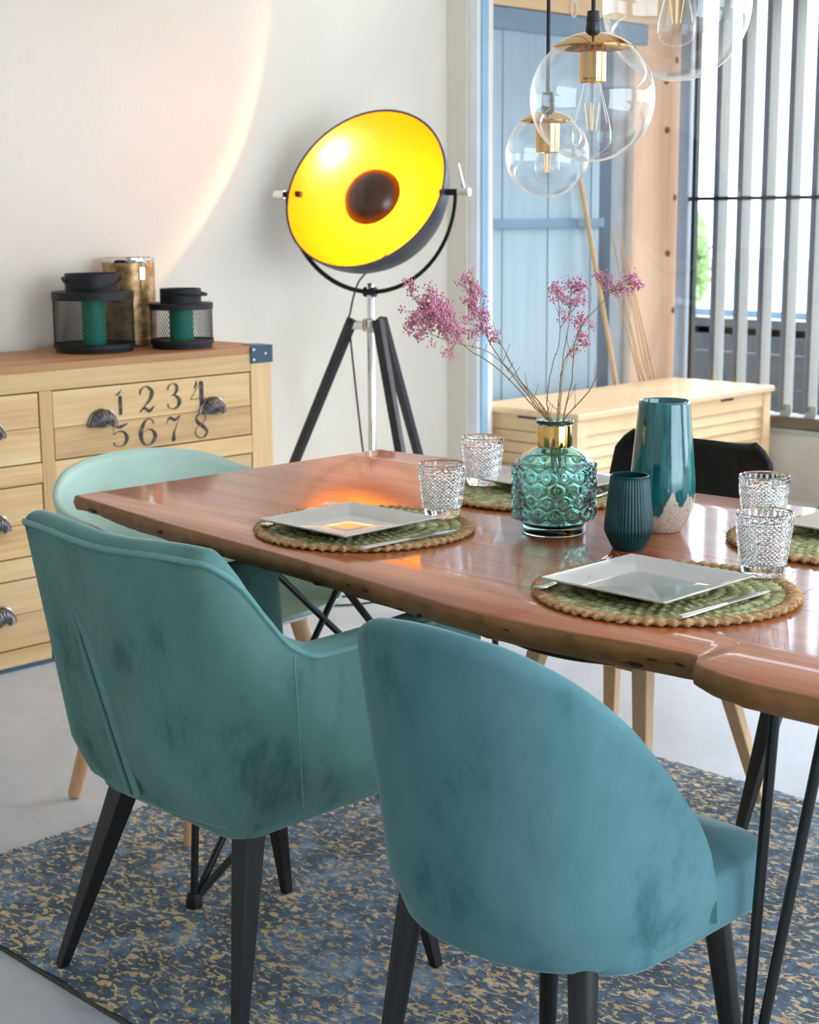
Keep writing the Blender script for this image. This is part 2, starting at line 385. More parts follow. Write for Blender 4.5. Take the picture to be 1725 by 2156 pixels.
b0 = MB().box(-.0105, .05, -.030, -.024, .075, .13).box(-.0105, .055, -.05, .03, .075, .08).build('bracket', MBRK, scr, (-4.354, .012, 0))
MSLATSHADE = mat('slat_shade_tone', srgb(112, 126, 150), 10, rough=.5)  # shade on the room side of each slat, painted as a darker strip
u0_ = MB().box(-.0135, .0005, -.0475, -.0415, .10, 2.05).build('slat_shade_strip', MSLATSHADE, scr, (-4.354, .012, 0))
for i in range(1, 45):
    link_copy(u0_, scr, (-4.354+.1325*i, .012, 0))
    link_copy(s0, scr, (-4.354+.1325*i, .012, 0))
    if i < 8: link_copy(b0, scr, (-4.354+.1325*i, .012, 0))

# beyond the screen
tag(MB().box(-40, 20, 6.7, 60, -.75, -.7).build('ground', mat('garden_ground', [(.3, srgb(120, 124, 110)), (.7, srgb(160, 162, 150))], 2, rough=.9)), 'ground beyond the terrace', kind='structure')
fe = thing('railing', 'dark slatted railing seen low between the pale slats', 'railing', (-6.4, 10, -.7))
for i, z in enumerate((.0, .25, .50, .75, 1.0, 1.13, 1.26)):
    MB().box(-2.2, 3.2, -.02, .02, z, z+(.245 if i < 5 else .05)).build('board', MBLKM if i < 5 else MBRKT, fe)
for x in (-2.1, -.8, .5, 1.8, 3.1): MB().box(x-.04, x+.04, .02, .09, 0, 1.35).build('post', MBLKM, fe)
def foliage(name, n, rx, ry, rz, s, m, parent, seed):
    rnd = random.Random(seed); mb = MB()
    for i in range(n):
        a, b = rnd.uniform(0, 2*pi), math.acos(rnd.uniform(-1, 1)); rad = rnd.uniform(.55, 1)**.5
        p = Vector((rx*rad*sin(b)*cos(a), ry*rad*sin(b)*sin(a), rz*rad*cos(b)))
        d = Vector((rnd.gauss(0,1), rnd.gauss(0,1), rnd.gauss(0,1))).normalized(); e = d.orthogonal().normalized(); k = s*rnd.uniform(.6, 1.3)
        g = d.cross(e)*.35*k
        mb.add([p-d*k, p+e*k*.5, p+d*k, p-e*k*.5+g], [(0,1,2,3)])
    o = mb.build(name, m, parent, ang=180); o['kind'] = 'stuff'; return o
MLEAF = mat('leaf', [(.3, srgb(120, 150, 90)), (.7, srgb(176, 200, 140))], 3, rough=.6)
sh = thing('garden_shrub', 'bright green garden shrub beyond the left end of the slats', 'shrub', (-10.2, 13.6, -.7))
foliage('foliage', 2500, .8, .8, 1.0, .12, MLEAF, sh, 4).location = (0, 0, 1.5)
MB().tube([(0, 0, 0), (.05, 0, .6), (0, .05, 1.4)], [.07, .05, .03], 8).build('trunk', MSTEM, sh)

# wooden storage chest on the terrace
MCH = wood('pale_pine_chest', [(.25, srgb(204, 164, 112)), (.5, srgb(228, 194, 146)), (.8, srgb(238, 210, 168))], 'y', 1.4, 30, .5, .05)
MCHX = wood('pale_pine_chest_end', [(.25, srgb(206, 164, 104)), (.5, srgb(230, 194, 136)), (.8, srgb(240, 210, 160))], 'x', 1.4, 30, .5, .05)
ch = thing('storage_chest', 'pale pine louvred storage chest with flat lid standing on the terrace', 'chest', (-4.215, 5.635, -.005))
hx, hy = .275, .715
MB().box(-hx-.01, hx+.015, -hy-.02, hy+.015, .505, .535).build('lid', MCH, ch, bevel=.008)
MB().box(-hx+.02, hx-.02, -hy+.02, hy-.02, .03, .50).build('carcass', mat('chest_gap', srgb(172, 128, 80), 10, rough=.8), ch)
for sx in (-1, 1):
    for sy in (-1, 0, 1):
        if sy == 0 and sx == -1: continue
        x = sx*(hx-.02); yy = sy*(hy-.025)
        MB().box(x-.02, x+.02, yy-.03, yy+.03, 0, .504).build('post', MCH, ch, bevel=.003)
for z0, z1 in ((.44, .503), (.03, .09)):
    MB().box(hx-.036, hx-.004, -hy+.03, hy-.03, z0, z1).build('rail', MCH, ch)
    MB().box(-hx+.03, hx-.03, -hy+.004, -hy+.036, z0, z1).build('rail', MCHX, ch)
for i in range(7):
    z = .094+i*.0495
    for y0, y1 in ((-hy+.055, -.03), (.03, hy-.055)):
        sl = MB(); sl.add([(hx-.035, y0, z), (hx-.035, y1, z), (hx-.008, y1, z), (hx-.008, y0, z), (hx-.035, y0, z+.0455), (hx-.035, y1, z+.0455), (hx-.017, y1, z+.0455), (hx-.017, y0, z+.0455)],
               [(0,1,2,3)[::-1], (4,5,6,7), (3,2,6,7)[::-1], (0,3,7,4)[::-1], (2,1,5,6)[::-1], (1,0,4,5)[::-1]]); sl.build('louvre_slat', MCH, ch)
    MB().box(-hx+.04, hx-.04, -hy+.008, -hy+.03, z, z+.0455).build('louvre_slat', MCHX, ch, bevel=.004)
MB().box(hx-.006, hx-.003, .31, .41, .492, .504).build('finger_slot', MBLKM, ch)
MB().box(-.05, .05, -hy+.001, -hy+.004, .492, .504).build('finger_slot', MBLKM, ch)
# canes leaning by the blue wall
rnd = random.Random(3)
MCANE = mat('bamboo_cane', srgb(206, 168, 118), 30, rough=.6)
tag(MB().tube([(-4.47, 6.02, 0), (-4.52, 5.86, .75), (-4.575, 5.70, 1.48)], .011, 8).build('wooden_pole', MCANE), 'tan wooden pole leaning against the blue wall above the chest', 'pole')
for i in range(9):
    a = rnd.uniform(0, .16); h = rnd.uniform(.95, 1.3)
    o = MB().tube([(-4.50+rnd.uniform(0,.05), 6.43-a*.35, 0), (-4.53, 6.2+a-.1, h*.5), (-4.565, 5.93+a*.9, h)], [.005, .0045, .003], 6).build('bamboo_cane', MCANE)
    tag(o, 'thin pale cane in the leaning bundle behind the chest', 'cane', 'bundle of canes on the terrace')

# ------------------------------------------------------------------ rug
def rug_mat():
    m, t, bs = newmat('rug_pile')
    big = noise(t, coords(t), 5.5, 5, .65, .6); mid = noise(t, coords(t), 45, 4, .6)
    fine = noise(t, coords(t), 420, 2)
    mix = math_(t, 'MULTIPLY_ADD', mid, .45); t.links.new(math_(t, 'MULTIPLY', big, .6), mix.node.inputs[2])
    base = ramp(t, mix, [(.40, srgb(34, 41, 48)), (.50, srgb(64, 77, 90)), (.58, srgb(102, 124, 145)), (.70, srgb(168, 190, 210))])
    fl = noise(t, coords(t, (.55, 1.0, 1), rot=(0, 0, -.75)), 84, 2.5, .5, .9)
    dens = noise(t, coords(t), 7, 3)
    th = math_(t, 'MULTIPLY_ADD', dens, -.14); th.node.inputs[2].default_value = .612
    d = math_(t, 'SUBTRACT', fl, th)
    fac = ramp(t, d, [(.0, (0, 0, 0)), (.022, (1, 1, 1))])
    gold = ramp(t, mid, [(.35, srgb(206, 164, 96)), (.65, srgb(242, 212, 150))])
    t.links.new(mixc(t, fac, base, gold), bs.inputs['Base Color'])
    t.links.new(ramp(t, d, [(.0, (.9, .9, .9)), (.022, (.38, .38, .38))]), bs.inputs['Roughness'])
    h = math_(t, 'SUBTRACT', fine, math_(t, 'MULTIPLY', fac, 1.2)); bump(t, bs, h, .8, .004)
    setp(bs, spec=.3, sheen=.35); bs.inputs['Sheen Tint'].default_value = (.6, .75, .95, 1); return m
RX0, RX1, RY0, RY1, RZ = -2.80, .25, 1.36, 3.025, .014
rug = thing('area_rug', 'slate blue rug with scattered gold flecks under the dining table', 'rug', (-1.3, 2.2, 0))
rows = []
nx, ny = 90, 60; rnd = random.Random(2)
for i in range(nx+1):
    r_ = []
    for j in range(ny+1):
        e = min(i, nx-i, j, ny-j)
        jx, jy = (rnd.uniform(-.003, .003), rnd.uniform(-.003, .003)) if e == 0 else (0, 0)
        r_.append((RX0+(RX1-RX0)*i/nx+1.3+jx, RY0+(RY1-RY0)*j/ny-2.2+jy, RZ+rnd.uniform(-.0008, .0008)-(.004 if e == 0 else 0)))
    rows.append(r_)
MB().grid(rows).build('pile', rug_mat(), rug)
MB().box(RX0+1.3-.004, RX1+1.3+.004, RY0-2.2-.004, RY1-2.2+.004, .0005, .008).build('backing', mat('rug_backing', srgb(74, 72, 70), 60, rough=.9, bstr=.5), rug, bevel=.003)
mb = MB()
for i in range(1500):
    u = rnd.random(); side = rnd.random()
    if side < .55: p = Vector((RX0+(RX1-RX0)*u+1.3, RY0-2.2, .008)); d = Vector((0, -1, 0))
    else: p = Vector((RX0+1.3, RY0+(RY1-RY0)*u-2.2, .008)); d = Vector((-1, 0, 0))
    e = Vector((rnd.uniform(-.6, .6), rnd.uniform(-.6, .6), rnd.uniform(.2, 1.2)))
    q = p+(d*.6+e).normalized()*rnd.uniform(.005, .009); s = Vector((d.y, d.x, 0))*.0016
    mb.add([p-s-d*.004, p+s-d*.004, q], [(0,1,2)])
o = mb.build('edge_tufts', mat('rug_tuft', srgb(58, 76, 92), 60, rough=.95), rug); o['kind'] = 'stuff'

# ------------------------------------------------------------------ dining table
tb = thing('dining_table', 'long live edge hardwood dining table on black hairpin legs', 'table', (-1.7, 2.15, 0))
TZ, TT = .76, .047
near = [(-2.748, 1.768), (-2.60, 1.748), (-2.45, 1.728), (-2.282, 1.710), (-1.983, 1.684), (-1.676, 1.645), (-1.486, 1.624), (-1.342, 1.630), (-1.22, 1.648), (-1.125, 1.658), (-1.104, 1.622), (-1.05, 1.606), (-.993, 1.600), (-.90, 1.604), (-.75, 1.612), (-.62, 1.62)]
nearb = [(-2.742, 1.782), (-2.66, 1.782), (-2.60, 1.752), (-2.45, 1.754), (-2.282, 1.744), (-1.983, 1.72), (-1.676, 1.682), (-1.486, 1.658), (-1.342, 1.664), (-1.22, 1.684), (-1.125, 1.70), (-1.09, 1.655), (-1.05, 1.638), (-.993, 1.63), (-.75, 1.642), (-.62, 1.65)]
far = [(-2.743, 2.645), (-2.48, 2.664), (-2.2, 2.658), (-1.868, 2.662), (-1.5, 2.68), (-1.1, 2.664), (-.62, 2.67)]
def off(p): return (p[0]+1.7, p[1]-2.15)
nearS = catmull(near[:10], 4)+catmull(near[10:], 4); nearbS = catmull(nearb[:11], 4)+catmull(nearb[11:], 4)
m_ = min(len(nearS), len(nearbS))
def resample(pts, n):
    L = [0]
    for a, b in zip(pts, pts[1:]): L.append(L[-1]+math.dist(a, b))
    out = []; j = 0
    for i in range(n):
        s = L[-1]*i/(n-1)
        while j < len(pts)-2 and L[j+1] < s: j += 1
        t = (s-L[j])/max(1e-9, L[j+1]-L[j]); out.append(tuple(a+(b-a)*t for a, b in zip(pts[j], pts[j+1])))
    return out
nearS = [off(p) for p in nearS]
def live_board(topedge, inner, name, sgn):
    # rows: top inner .. top edge .. belly .. bottom, following the live outline
    n = len(topedge); mb = MB(); rows = []; rnd = random.Random(11)
    for i, (x, y) in enumerate(topedge):
        w1 = .0035*sin(i*1.7)+.003*sin(i*.61+1); yi = inner(x)
        notch = -.020*math.exp(-((x+2.70-1.7+0)**2)/.004) if sgn < 0 else 0
        lift = .012*math.exp(-((x-(-2.70+1.7))**2)/.003) if sgn < 0 else 0
        s = sgn
        rows.append([(x, yi, TZ), (x, y-s*.004, TZ), (x, y-s*.0005, TZ-.002), (x, y+s*(.003+w1*.4), TZ-.014), (x, y-s*(.004-w1), TZ-.028), (x, y-s*(.022+w1), TZ-TT*.86+lift), (x, y-s*.036, TZ-TT+lift), (x, yi, TZ-TT)])
    k = len(rows[0]); mb.v = [p for r in rows for p in r]
    for i in range(n-1):
        for j in range(k):
            j2 = (j+1) % k; q = (i*k+j, (i+1)*k+j, (i+1)*k+j2, i*k+j2)
            mb.f.append(q if sgn < 0 else q[::-1]); mb.m.append(0 if j in (0, 7) else 1)
    mb.f.append(tuple(range(k))); mb.m.append(1); mb.f.append(tuple((n-1)*k+j for j in range(k))[::-1]); mb.m.append(1)
    return mb.build(name, [MTAB, MEDGE], tb, ang=50)
seams = [(1.842, 1.742), (2.0, 1.95), (2.18, 2.16), (2.36, 2.365), (2.53, 2.545)]
def sy(k, x): a, b = seams[k]; return a+(b-a)*((x-1.7)+2.745)/2.125-2.15
nearD = resample(nearS, 150)
live_board(nearD, lambda x: sy(0, x)-.0003, 'live_edge_board', -1)
farS = resample([off(p) for p in catmull(far, 6)], 60)
live_board(farS, lambda x: sy(4, x)+.0003, 'live_edge_board', 1)
for k in range(4):
    x0, x1 = -2.745+1.7, -.62+1.7; g = .0003
    poly = [(x0, sy(k, x0)+g), (x1, sy(k, x1)+g), (x1, sy(k+1, x1)-g), (x0, sy(k+1, x0)-g)]
    MB().prism(poly, TZ-TT, TZ, mi=0, mside=1).build('tabletop_board', [MTAB, MEDGE], tb, bevel=.0004, seg=1)
rnd = random.Random(21)
for i in range(15):                                             # bark pockets in the live edge
    q = rnd.randrange(4, 120); x, y = nearD[q]; z = TZ-rnd.uniform(.012, .034); a = rnd.uniform(.005, .014); b = rnd.uniform(.0018, .0036)
    mb = MB(); mb.lathe([(0, .0015), (.7, .001), (1, -.003)], 12); mb.v = [(vx*a, vz, vy*b) for vx, vy, vz in mb.v]
    dx, dy = nearD[q+1][0]-nearD[q-1][0], nearD[q+1][1]-nearD[q-1][1]
    mb.build('bark_knot', MBARK, tb, (x, y-.0015+.010*max(0, (TZ-z-.02)/.02), z), rot=(0, 0, math.atan2(dy, dx)+pi))
LEGS = [((-2.297, 1.703), [(-2.285, 1.735), (-2.07, 2.44), (-2.45, 2.36)]), ((-2.297, 2.58), [(-2.285, 2.56), (-2.07, 1.85), (-2.45, 1.93)]),
        ((-1.075, 1.715), [(-1.03, 1.70), (-.965, 1.72), (-.80, 2.40)]), ((-1.075, 2.58), [(-1.03, 2.58), (-.965, 2.57), (-.80, 1.9)])]
for (fx, fy), tops in LEGS:
    mb = MB()
    for tx, ty in tops: mb.tube([(fx+1.7, fy-2.15, RZ+.012), (tx+1.7, ty-2.15, TZ-TT)], .0075, 10)
    mb.lathe([(0, RZ-.001), (.016, RZ-.001), (.017, RZ+.004), (.013, RZ+.028), (0, RZ+.03)], 16, (fx+1.7, fy-2.15, 0))
    mb.build('hairpin_leg', MBLK, tb)
for x in (-2.285, -1.0): MB().box(x+1.7-.03, x+1.7+.03, -.46, .45, TZ-TT-.005, TZ-TT-.0002).build('mounting_plate', MBLK, tb)

# ------------------------------------------------------------------ chairs
def wrap_shell(path, ztop, zbot, thick, nu, nv, endr=.04):
    """path(t, z) -> (x, y); t in -1..1. A padded wall with rounded top edge and ends."""
    rows = []
    for i in range(nu+1):
        t = -1+2*i/nu; col_o = []; col_i = []; zt, zb = ztop(t), zbot(t)
        e = 1-abs(t); th = thick*sqrt(max(.02, 1-(1-min(1, e/endr))**2))
        def P(t_, z): return Vector((*path(max(-1, min(1, t_)), z), z))
        for j in range(nv+1):
            z = zb+(zt-zb)*j/nv; p = P(t, z); d = P(t+.01, z)-P(t-.01, z); d.z = 0
            n = Vector((-d.y, d.x, 0)).normalized()        # towards the sitter
            hh = smooth(0, .06, j/nv*(zt-zb))              # rounded lower edge
            col_o.append(p+n*thick*.35*(1-hh)); col_i.append(p+n*th)
        ptop_o, ptop_i = col_o[-1], col_i[-1]; mid = (ptop_o+ptop_i)/2; h = (ptop_i-ptop_o)/2
        top = [mid-h*cos(pi*q/8)+Vector((0, 0, h.length*.8*sin(pi*q/8))) for q in range(1, 8)]
        mb_, hb = (col_o[0]+col_i[0])/2, (col_i[0]-col_o[0])/2
        bot = [mb_+hb*cos(pi*q/4)-Vector((0, 0, hb.length*.5*sin(pi*q/4))) for q in range(1, 4)]
        rows.append(col_o+top+col_i[::-1]+bot)
    mb = MB(); n = len(rows[0]); mb.grid(rows, cv=True)
    mb.f.append(tuple(range(n))); mb.m.append(0); mb.f.append(tuple(nu*n+j for j in range(n))[::-1]); mb.m.append(0)
    return mb, rows
def rounded_slab(w, y0, y1, z0, z1, rc, crown=.01, n=10, wb=None):
    """cushion: rounded rectangle in plan with soft top edge"""
    def outline(s, zz):
        pts = []
        for cx, cy, a0 in ((w-rc, y1-rc, 0), (-w+rc, y1-rc, pi/2), (-w+rc, y0+rc, pi), (w-rc, y0+rc, 1.5*pi)):
            for q in range(n+1):
                a = a0+pi/2*q/n; pts.append((cx+(rc)*cos(a), cy+rc*sin(a)))
        cy0 = (y0+y1)/2
        return [(x*s, cy0+(y-cy0)*s, zz) for x, y in pts]
    e = .018
    rows = [outline(.55, z0), outline(.96, z0), outline(.99, z0+e*.4), outline(1, z0+e), outline(1, z1-e), outline(.985, z1-e*.35), outline(.955, z1), outline(.6, z1+crown), outline(.02, z1+crown*1.2)]
    return MB().grid([r for r in rows], cv=True, flip=True)

def make_armchair():
    c = thing('armchair', 'teal velvet armchair with sloping arms seen from behind, nearest the sideboard', 'chair', (-2.003, 1.63, 0), 0, 'velvet armchairs at the table')
    rc, ya = .075, .27
    def path(t, z):
        k = (z-.40)/.44; wd = .246+.036*k; yb = -.236-.060*k
        s = abs(t); sg = 1 if t >= 0 else -1
        L1 = wd-rc; L2 = rc*pi/2; L3 = (ya-.0)-(yb+rc); tot = L1+L2+L3; d = s*tot
        if d < L1: x, y = d, yb-.016*(1-(d/L1)**2)*1
        elif d < L1+L2:
            a = (d-L1)/rc; x, y = wd-rc+rc*sin(a), yb+rc-rc*cos(a)
        else: x, y = wd+.012*min(1, (d-L1-L2)/.3), yb+rc+(d-L1-L2)
        return sg*x, y
    def ztop(t): return interp([(0, .826), (.22, .833), (.29, .832), (.345, .808), (.41, .738), (.47, .682), (.54, .660), (1, .672)], abs(t))
    def zbot(t): return .395+.01*smooth(.5, 1, abs(t))
    mb, rows = wrap_shell(path, ztop, zbot, .052, 110, 14)
    sh = mb.build('shell', MV1, c, ang=70)
    pp = [Vector(r[14])+Vector((0, 0, .004)) for r in rows]
    MB().tube([p*1.0 for p in pp][2:-2], .0048, 6).build('piping', MPIPE, sh)
    # pleat pair in the back and seam at the corner
    def onshell(x, z):
        lo, hi = -.6, .6
        for _ in range(40):
            m = (lo+hi)/2
            if path(m, z)[0] < x: lo = m
            else: hi = m
        return Vector((*path(lo, z), z))
    for dx, rad in ((0, .0065), (.020, .0065)):
        pts = [onshell(-.110+dx*smooth(0, .25, k/14)+.095*(k/14)**1.0, .735-.325*k/14)+Vector((0, -.0002, 0)) for k in range(15)]
        MB().tube(pts, [rad*smooth(-.02, .25, k/14)*.9+.0006 for k in range(15)], 8).build('pleat', MV1, sh)
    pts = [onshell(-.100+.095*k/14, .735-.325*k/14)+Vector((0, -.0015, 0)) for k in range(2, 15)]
    MB().tube(pts, .0022, 6).build('pleat_groove', mat('dark_teal_line', srgb(24, 60, 62), 40, rough=.9), sh)  # dark teal line drawn along the crease between the pleats
    MB().tube([Vector((*path(.47, .415+.26*k/10), .415+.26*k/10)) for k in range(11)], .0016, 6).build('seam', MPIPE, sh)
    MB().tube([Vector((*path(-.47, .415+.26*k/10), .415+.26*k/10)) for k in range(11)], .0016, 6).build('seam', MPIPE, sh)
    rounded_slab(.205, -.21, .285, .395, .475, .06, .012).build('seat_cushion', MV1, c, ang=60)
    rounded_slab(.20, -.205, .265, .365, .40, .05, .0).build('seat_base', MV1, c, ang=60)
    for sx, sy_, fx, fy in ((-1, -1, -.268, -.243), (1, -1, .205, -.222), (-1, 1, -.215, .241), (1, 1, .213, .224)):
        MB().taper((sx*.165, sy_*.155, .372), (fx, fy, RZ), .020, .009).build('leg', MBLK, c, bevel=.002)
    return c
ac = make_armchair()
a2 = copy_tree(ac); a2.location = (-1.492, 2.909, 0); a2.rotation_euler = (0, 0, pi-.03)
a2['label'] = 'armchair across the table at right, only its slanted square black leg shows'

def make_round_chair():
    c = thing('dining_chair', 'blue teal velvet dining chair with rounded back in the foreground', 'chair', (-1.282, 1.598, 0), 0)
    def path(t, z):
        k = (z-.40)/.43; R = .225+.014*k; yc = -.02-.050*k
        a = t*radians(104); e = 2.25
        ca, sa = cos(a), sin(a)
        x = R*(abs(sa)**(2/e))*(1 if sa >= 0 else -1); y = -R*1.0*(abs(ca)**(2/e))*(1 if ca >= 0 else -1)
        return x, yc+y
    def ztop(t): return interp([(0, .820), (.20, .812), (.42, .780), (.62, .722), (.80, .628), (.93, .525), (1, .44)], abs(t))
    def zbot(t): return .398+.012*smooth(.3, 1, abs(t))
    mb, rows = wrap_shell(path, ztop, zbot, .045, 96, 16, .05)
    mb.build('backrest', MV2, c, ang=80)
    rounded_slab(.205, -.165, .228, .385, .468, .08, .014).build('seat', MV2, c, ang=60)
    for sx, sy_ in ((-1.08, -1), (1, -1), (-1, 1), (1, 1)):
        MB().tube([(sx*.145, sy_*.145-.01, .40), (sx*.185, sy_*.185-.01, RZ)], [.020, .0125], 20).build('leg', MBLK, c)
    return c
make_round_chair()

def make_mint():
    c = thing('tub_chair', 'mint green plastic tub chair with beech legs at the table end', 'chair', (-2.765, 2.115, 0), -pi/2)
    def rim(a):
        return interp([(0, .785), (.55, .765), (.95, .728), (1.6, .690), (1.95, .655), (2.25, .52), (2.5, .462), (3.15, .455)], abs(a))
    rows = []
    for i in range(96):
        a = -pi+2*pi*i/96; e = 2.5; s, co = sin(a), cos(a)
        ux = (abs(s)**(2/e))*(1 if s >= 0 else -1); uy = -(abs(co)**(2/e))*(1 if co >= 0 else -1)
        zr = rim(a); row = []
        for q in range(9): row.append((ux*.235*q/8.0, uy*.215*q/8.0+.01, .448-.012*sin(pi*q/8)*.0+.010*(q/8)**2))
        zb = .458; H = max(.004, zr-zb)
        for q in range(1, 15):
            k = q/14; fl = k**.55
            row.append((ux*(.235+.085*fl), uy*(.215+(.092 if uy < 0 else .03)*fl)+.01, zb+H*k))
        rows.append(row)
    MB().grid(rows, cu=True, flip=True).build('shell', MMINT, c, ang=80, solid=.012, soff=1)
    MB().box(-.16, .16, -.15, .17, .425, .444).build('seat_mount', MWHITE, c, bevel=.006)
    for sx, sy_ in ((-1, -1), (1, -1), (-1, 1), (1, 1)):
        MB().tube([(sx*.15, sy_*.14, .43), (sx*.232, sy_*.222+0, .012 if sy_ < 0 or True else RZ), (sx*.233, sy_*.223, .004 if sy_ < 0 else RZ+.001)], [.021, .0155, .013], 20).build('leg', MBEECH, c)
    return c
make_mint()

def make_black():
    c = thing('shell_chair', 'black shell chair with pale oak legs on the far side of the table', 'chair', (-2.03, 2.70, 0), pi)
    prof = catmull([(.255, .415), (.235, .436), (.12, .436), (-.05, .430), (-.16, .445), (-.225, .50), (-.258, .60), (-.285, .71), (-.30, .815)], 5)
    n = len(prof); rows = []
    for i, (y, z) in enumerate(prof):
        v = i/(n-1); wd = interp([(0, .17), (.06, .205), (.3, .225), (.6, .225), (.85, .222), (.955, .21), (1, .165)], v); r_ = []
        for j in range(25):
            u = -1+2*j/24; back = smooth(.5, .8, v)
            r_.append((wd*u, y+.055*back*u*u, z+.018*(1-back)*u*u+(.010*u*u*(1-u*u*.9)*4 if v > .93 else 0)*0+.012*back*abs(u)**3*smooth(.9, 1, v)))
        rows.append(r_)
    MB().grid(rows).build('shell', MBLKS, c, ang=80, solid=.014)
    for sx, sy_ in ((-1, -1), (1, -1), (-1, 1), (1, 1)):
        MB().taper((sx*.135, sy_*.125-.02, .415), (sx*.215, sy_*.225-.02, RZ+.001), .021, .014, b0=.016, b1=.011).build('leg', MOAK, c, bevel=.004)
    for s in (-1, 1):
        MB().box(-.135, .135, s*.125-.034, s*.125-.008, .372, .415).build('cross_beam', MOAK, c, bevel=.004)
        MB().box(s*.135-.013, s*.135+.013, -.13, .10, .376, .415).build('cross_beam', MOAK, c, bevel=.004)
    return c
make_black()
# ------------------------------------------------------------------ sideboard
SB0 = (-4.0, 2.495, 0)
sb = thing('sideboard', 'mango wood sideboard with stencilled numbers and black cup pulls', 'sideboard', SB0)
yl, yr = -.865, .863                     # local ends, front face at x = 0
MDARKIN = mat('sideboard_gap', srgb(70, 48, 28), 20, rough=.9)
MB().box(-.445, -.02, yl+.02, yr-.02, .03, .875).build('carcass', MDARKIN, sb)
for i in range(4):
    x0 = -.465+i*.1165
    MB().box(x0, x0+.1155, yl-.003, yr+.003, .882, .904).build('top_plank', MMTOP, sb, bevel=.0015)
MB().box(-.445, -.0, yr-.022, yr, .03, .882).build('side_panel', MMANGOV, sb)
MB().box(-.445, -.0, yl, yl+.022, .03, .882).build('side_panel', MMANGOV, sb)
for y0, y1 in ((yl, yl+.088), (yr-.088, yr), (-.028, .016)):
    MB().box(-.03, .002, y0, y1, .0 if y0 != -.028 else .05, .882 if y0 != -.028 else .824).build('stile', MMANGOV, sb, bevel=.002)
for z0, z1 in ((.824, .882), (.553, .612), (.274, .336), (.012, .062)):
    for y0, y1 in ((yl+.088, -.028), (.016, yr-.088)):
        if z0 > .8 and y0 > 0: continue
        if z0 > .8: y1 = yr-.088
        MB().box(-.03, .001, y0, y1, z0, z1).build('rail', MMANGO, sb, bevel=.002)
MB().box(-.44, .003, yl, yr, .0, .012).build('plinth', MBRKT, sb)
for ys in (-1, 1):
    y0, y1 = (yr-.088, yr+.005) if ys > 0 else (yl-.005, yl+.088)
    b = MB(); b.box(.0, .006, y0, y1, .849, .9065); b.box(-.08, .006, y0+.03 if ys > 0 else y0, y1 if ys > 0 else y1-.03, .9045, .9065)
    if ys > 0: b.box(-.08, .006, y1-.002, y1, .849, .9065)
    br = b.build('corner_bracket', MBRKT, sb, bevel=.001)
    for dy, dz in ((.012, .012), (.012, .045), (.062, .03)):
        MB().lathe([(0, .003), (.0035, .002), (.005, 0)], 10).build('rivet', MCHR, br, (.006, y0+dy, .849+dz), rot=(0, pi/2, 0))
def cup_pull(parent, y, z, W=.048, Hh=.047, Dp=.03):
    mb = MB(); rows = []
    for i in range(61):
        a = pi*i/60; rib = 1+.07*cos(i*2*pi/6)
        row = []
        for j in range(9):
            b = pi/2*j/8
            row.append((.002+Dp*rib*sin(b)*1.0, W*cos(a)*(cos(b)*.75+.25) if j else W*1.0*cos(a), (Hh*sin(a))*(cos(b)*.8+.2) if j else Hh*sin(a)))
        rows.append(row)
    mb.grid(rows, flip=True)
    o = mb.build('cup_pull', MRIM, parent, (.004, y, z), ang=60, solid=.003)
    pl = MB().tube([(.003, (W+.003)*cos(pi*i/24), (Hh+.003)*sin(pi*i/24)) for i in range(25)], .004, 6).build('pull_rim', MRIM, parent, (.002, y, z))
    return o
rowsz = [(.616, .821), (.340, .550), (.066, .271)]
for ci, (y0, y1) in enumerate(((yl+.091, -.031), (.019, yr-.091))):
    for ri, (z0, z1) in enumerate(rowsz):
        dr = bpy.data.objects.new('drawer', None); COL.objects.link(dr); dr.parent = sb
        zs = [z0, z0+(z1-z0)*(.46 if (ci+ri) % 2 else .5), z1]
        for k in range(2):
            MB().box(-.025, .0005-(.0012 if k else 0), y0, y1, zs[k]+(.0006 if k else 0), zs[k+1]-.0006).build('plank', MMANGO, dr, bevel=.0012, seg=1)
        yc = (y0+y1)/2
        zp = z0+(z1-z0)*.42
        if ci == 1:
            cup_pull(dr, .188, zp, ); cup_pull(dr, .612, zp)
        else:
            cup_pull(dr, yl+.27, zp); cup_pull(dr, -.200, zp)
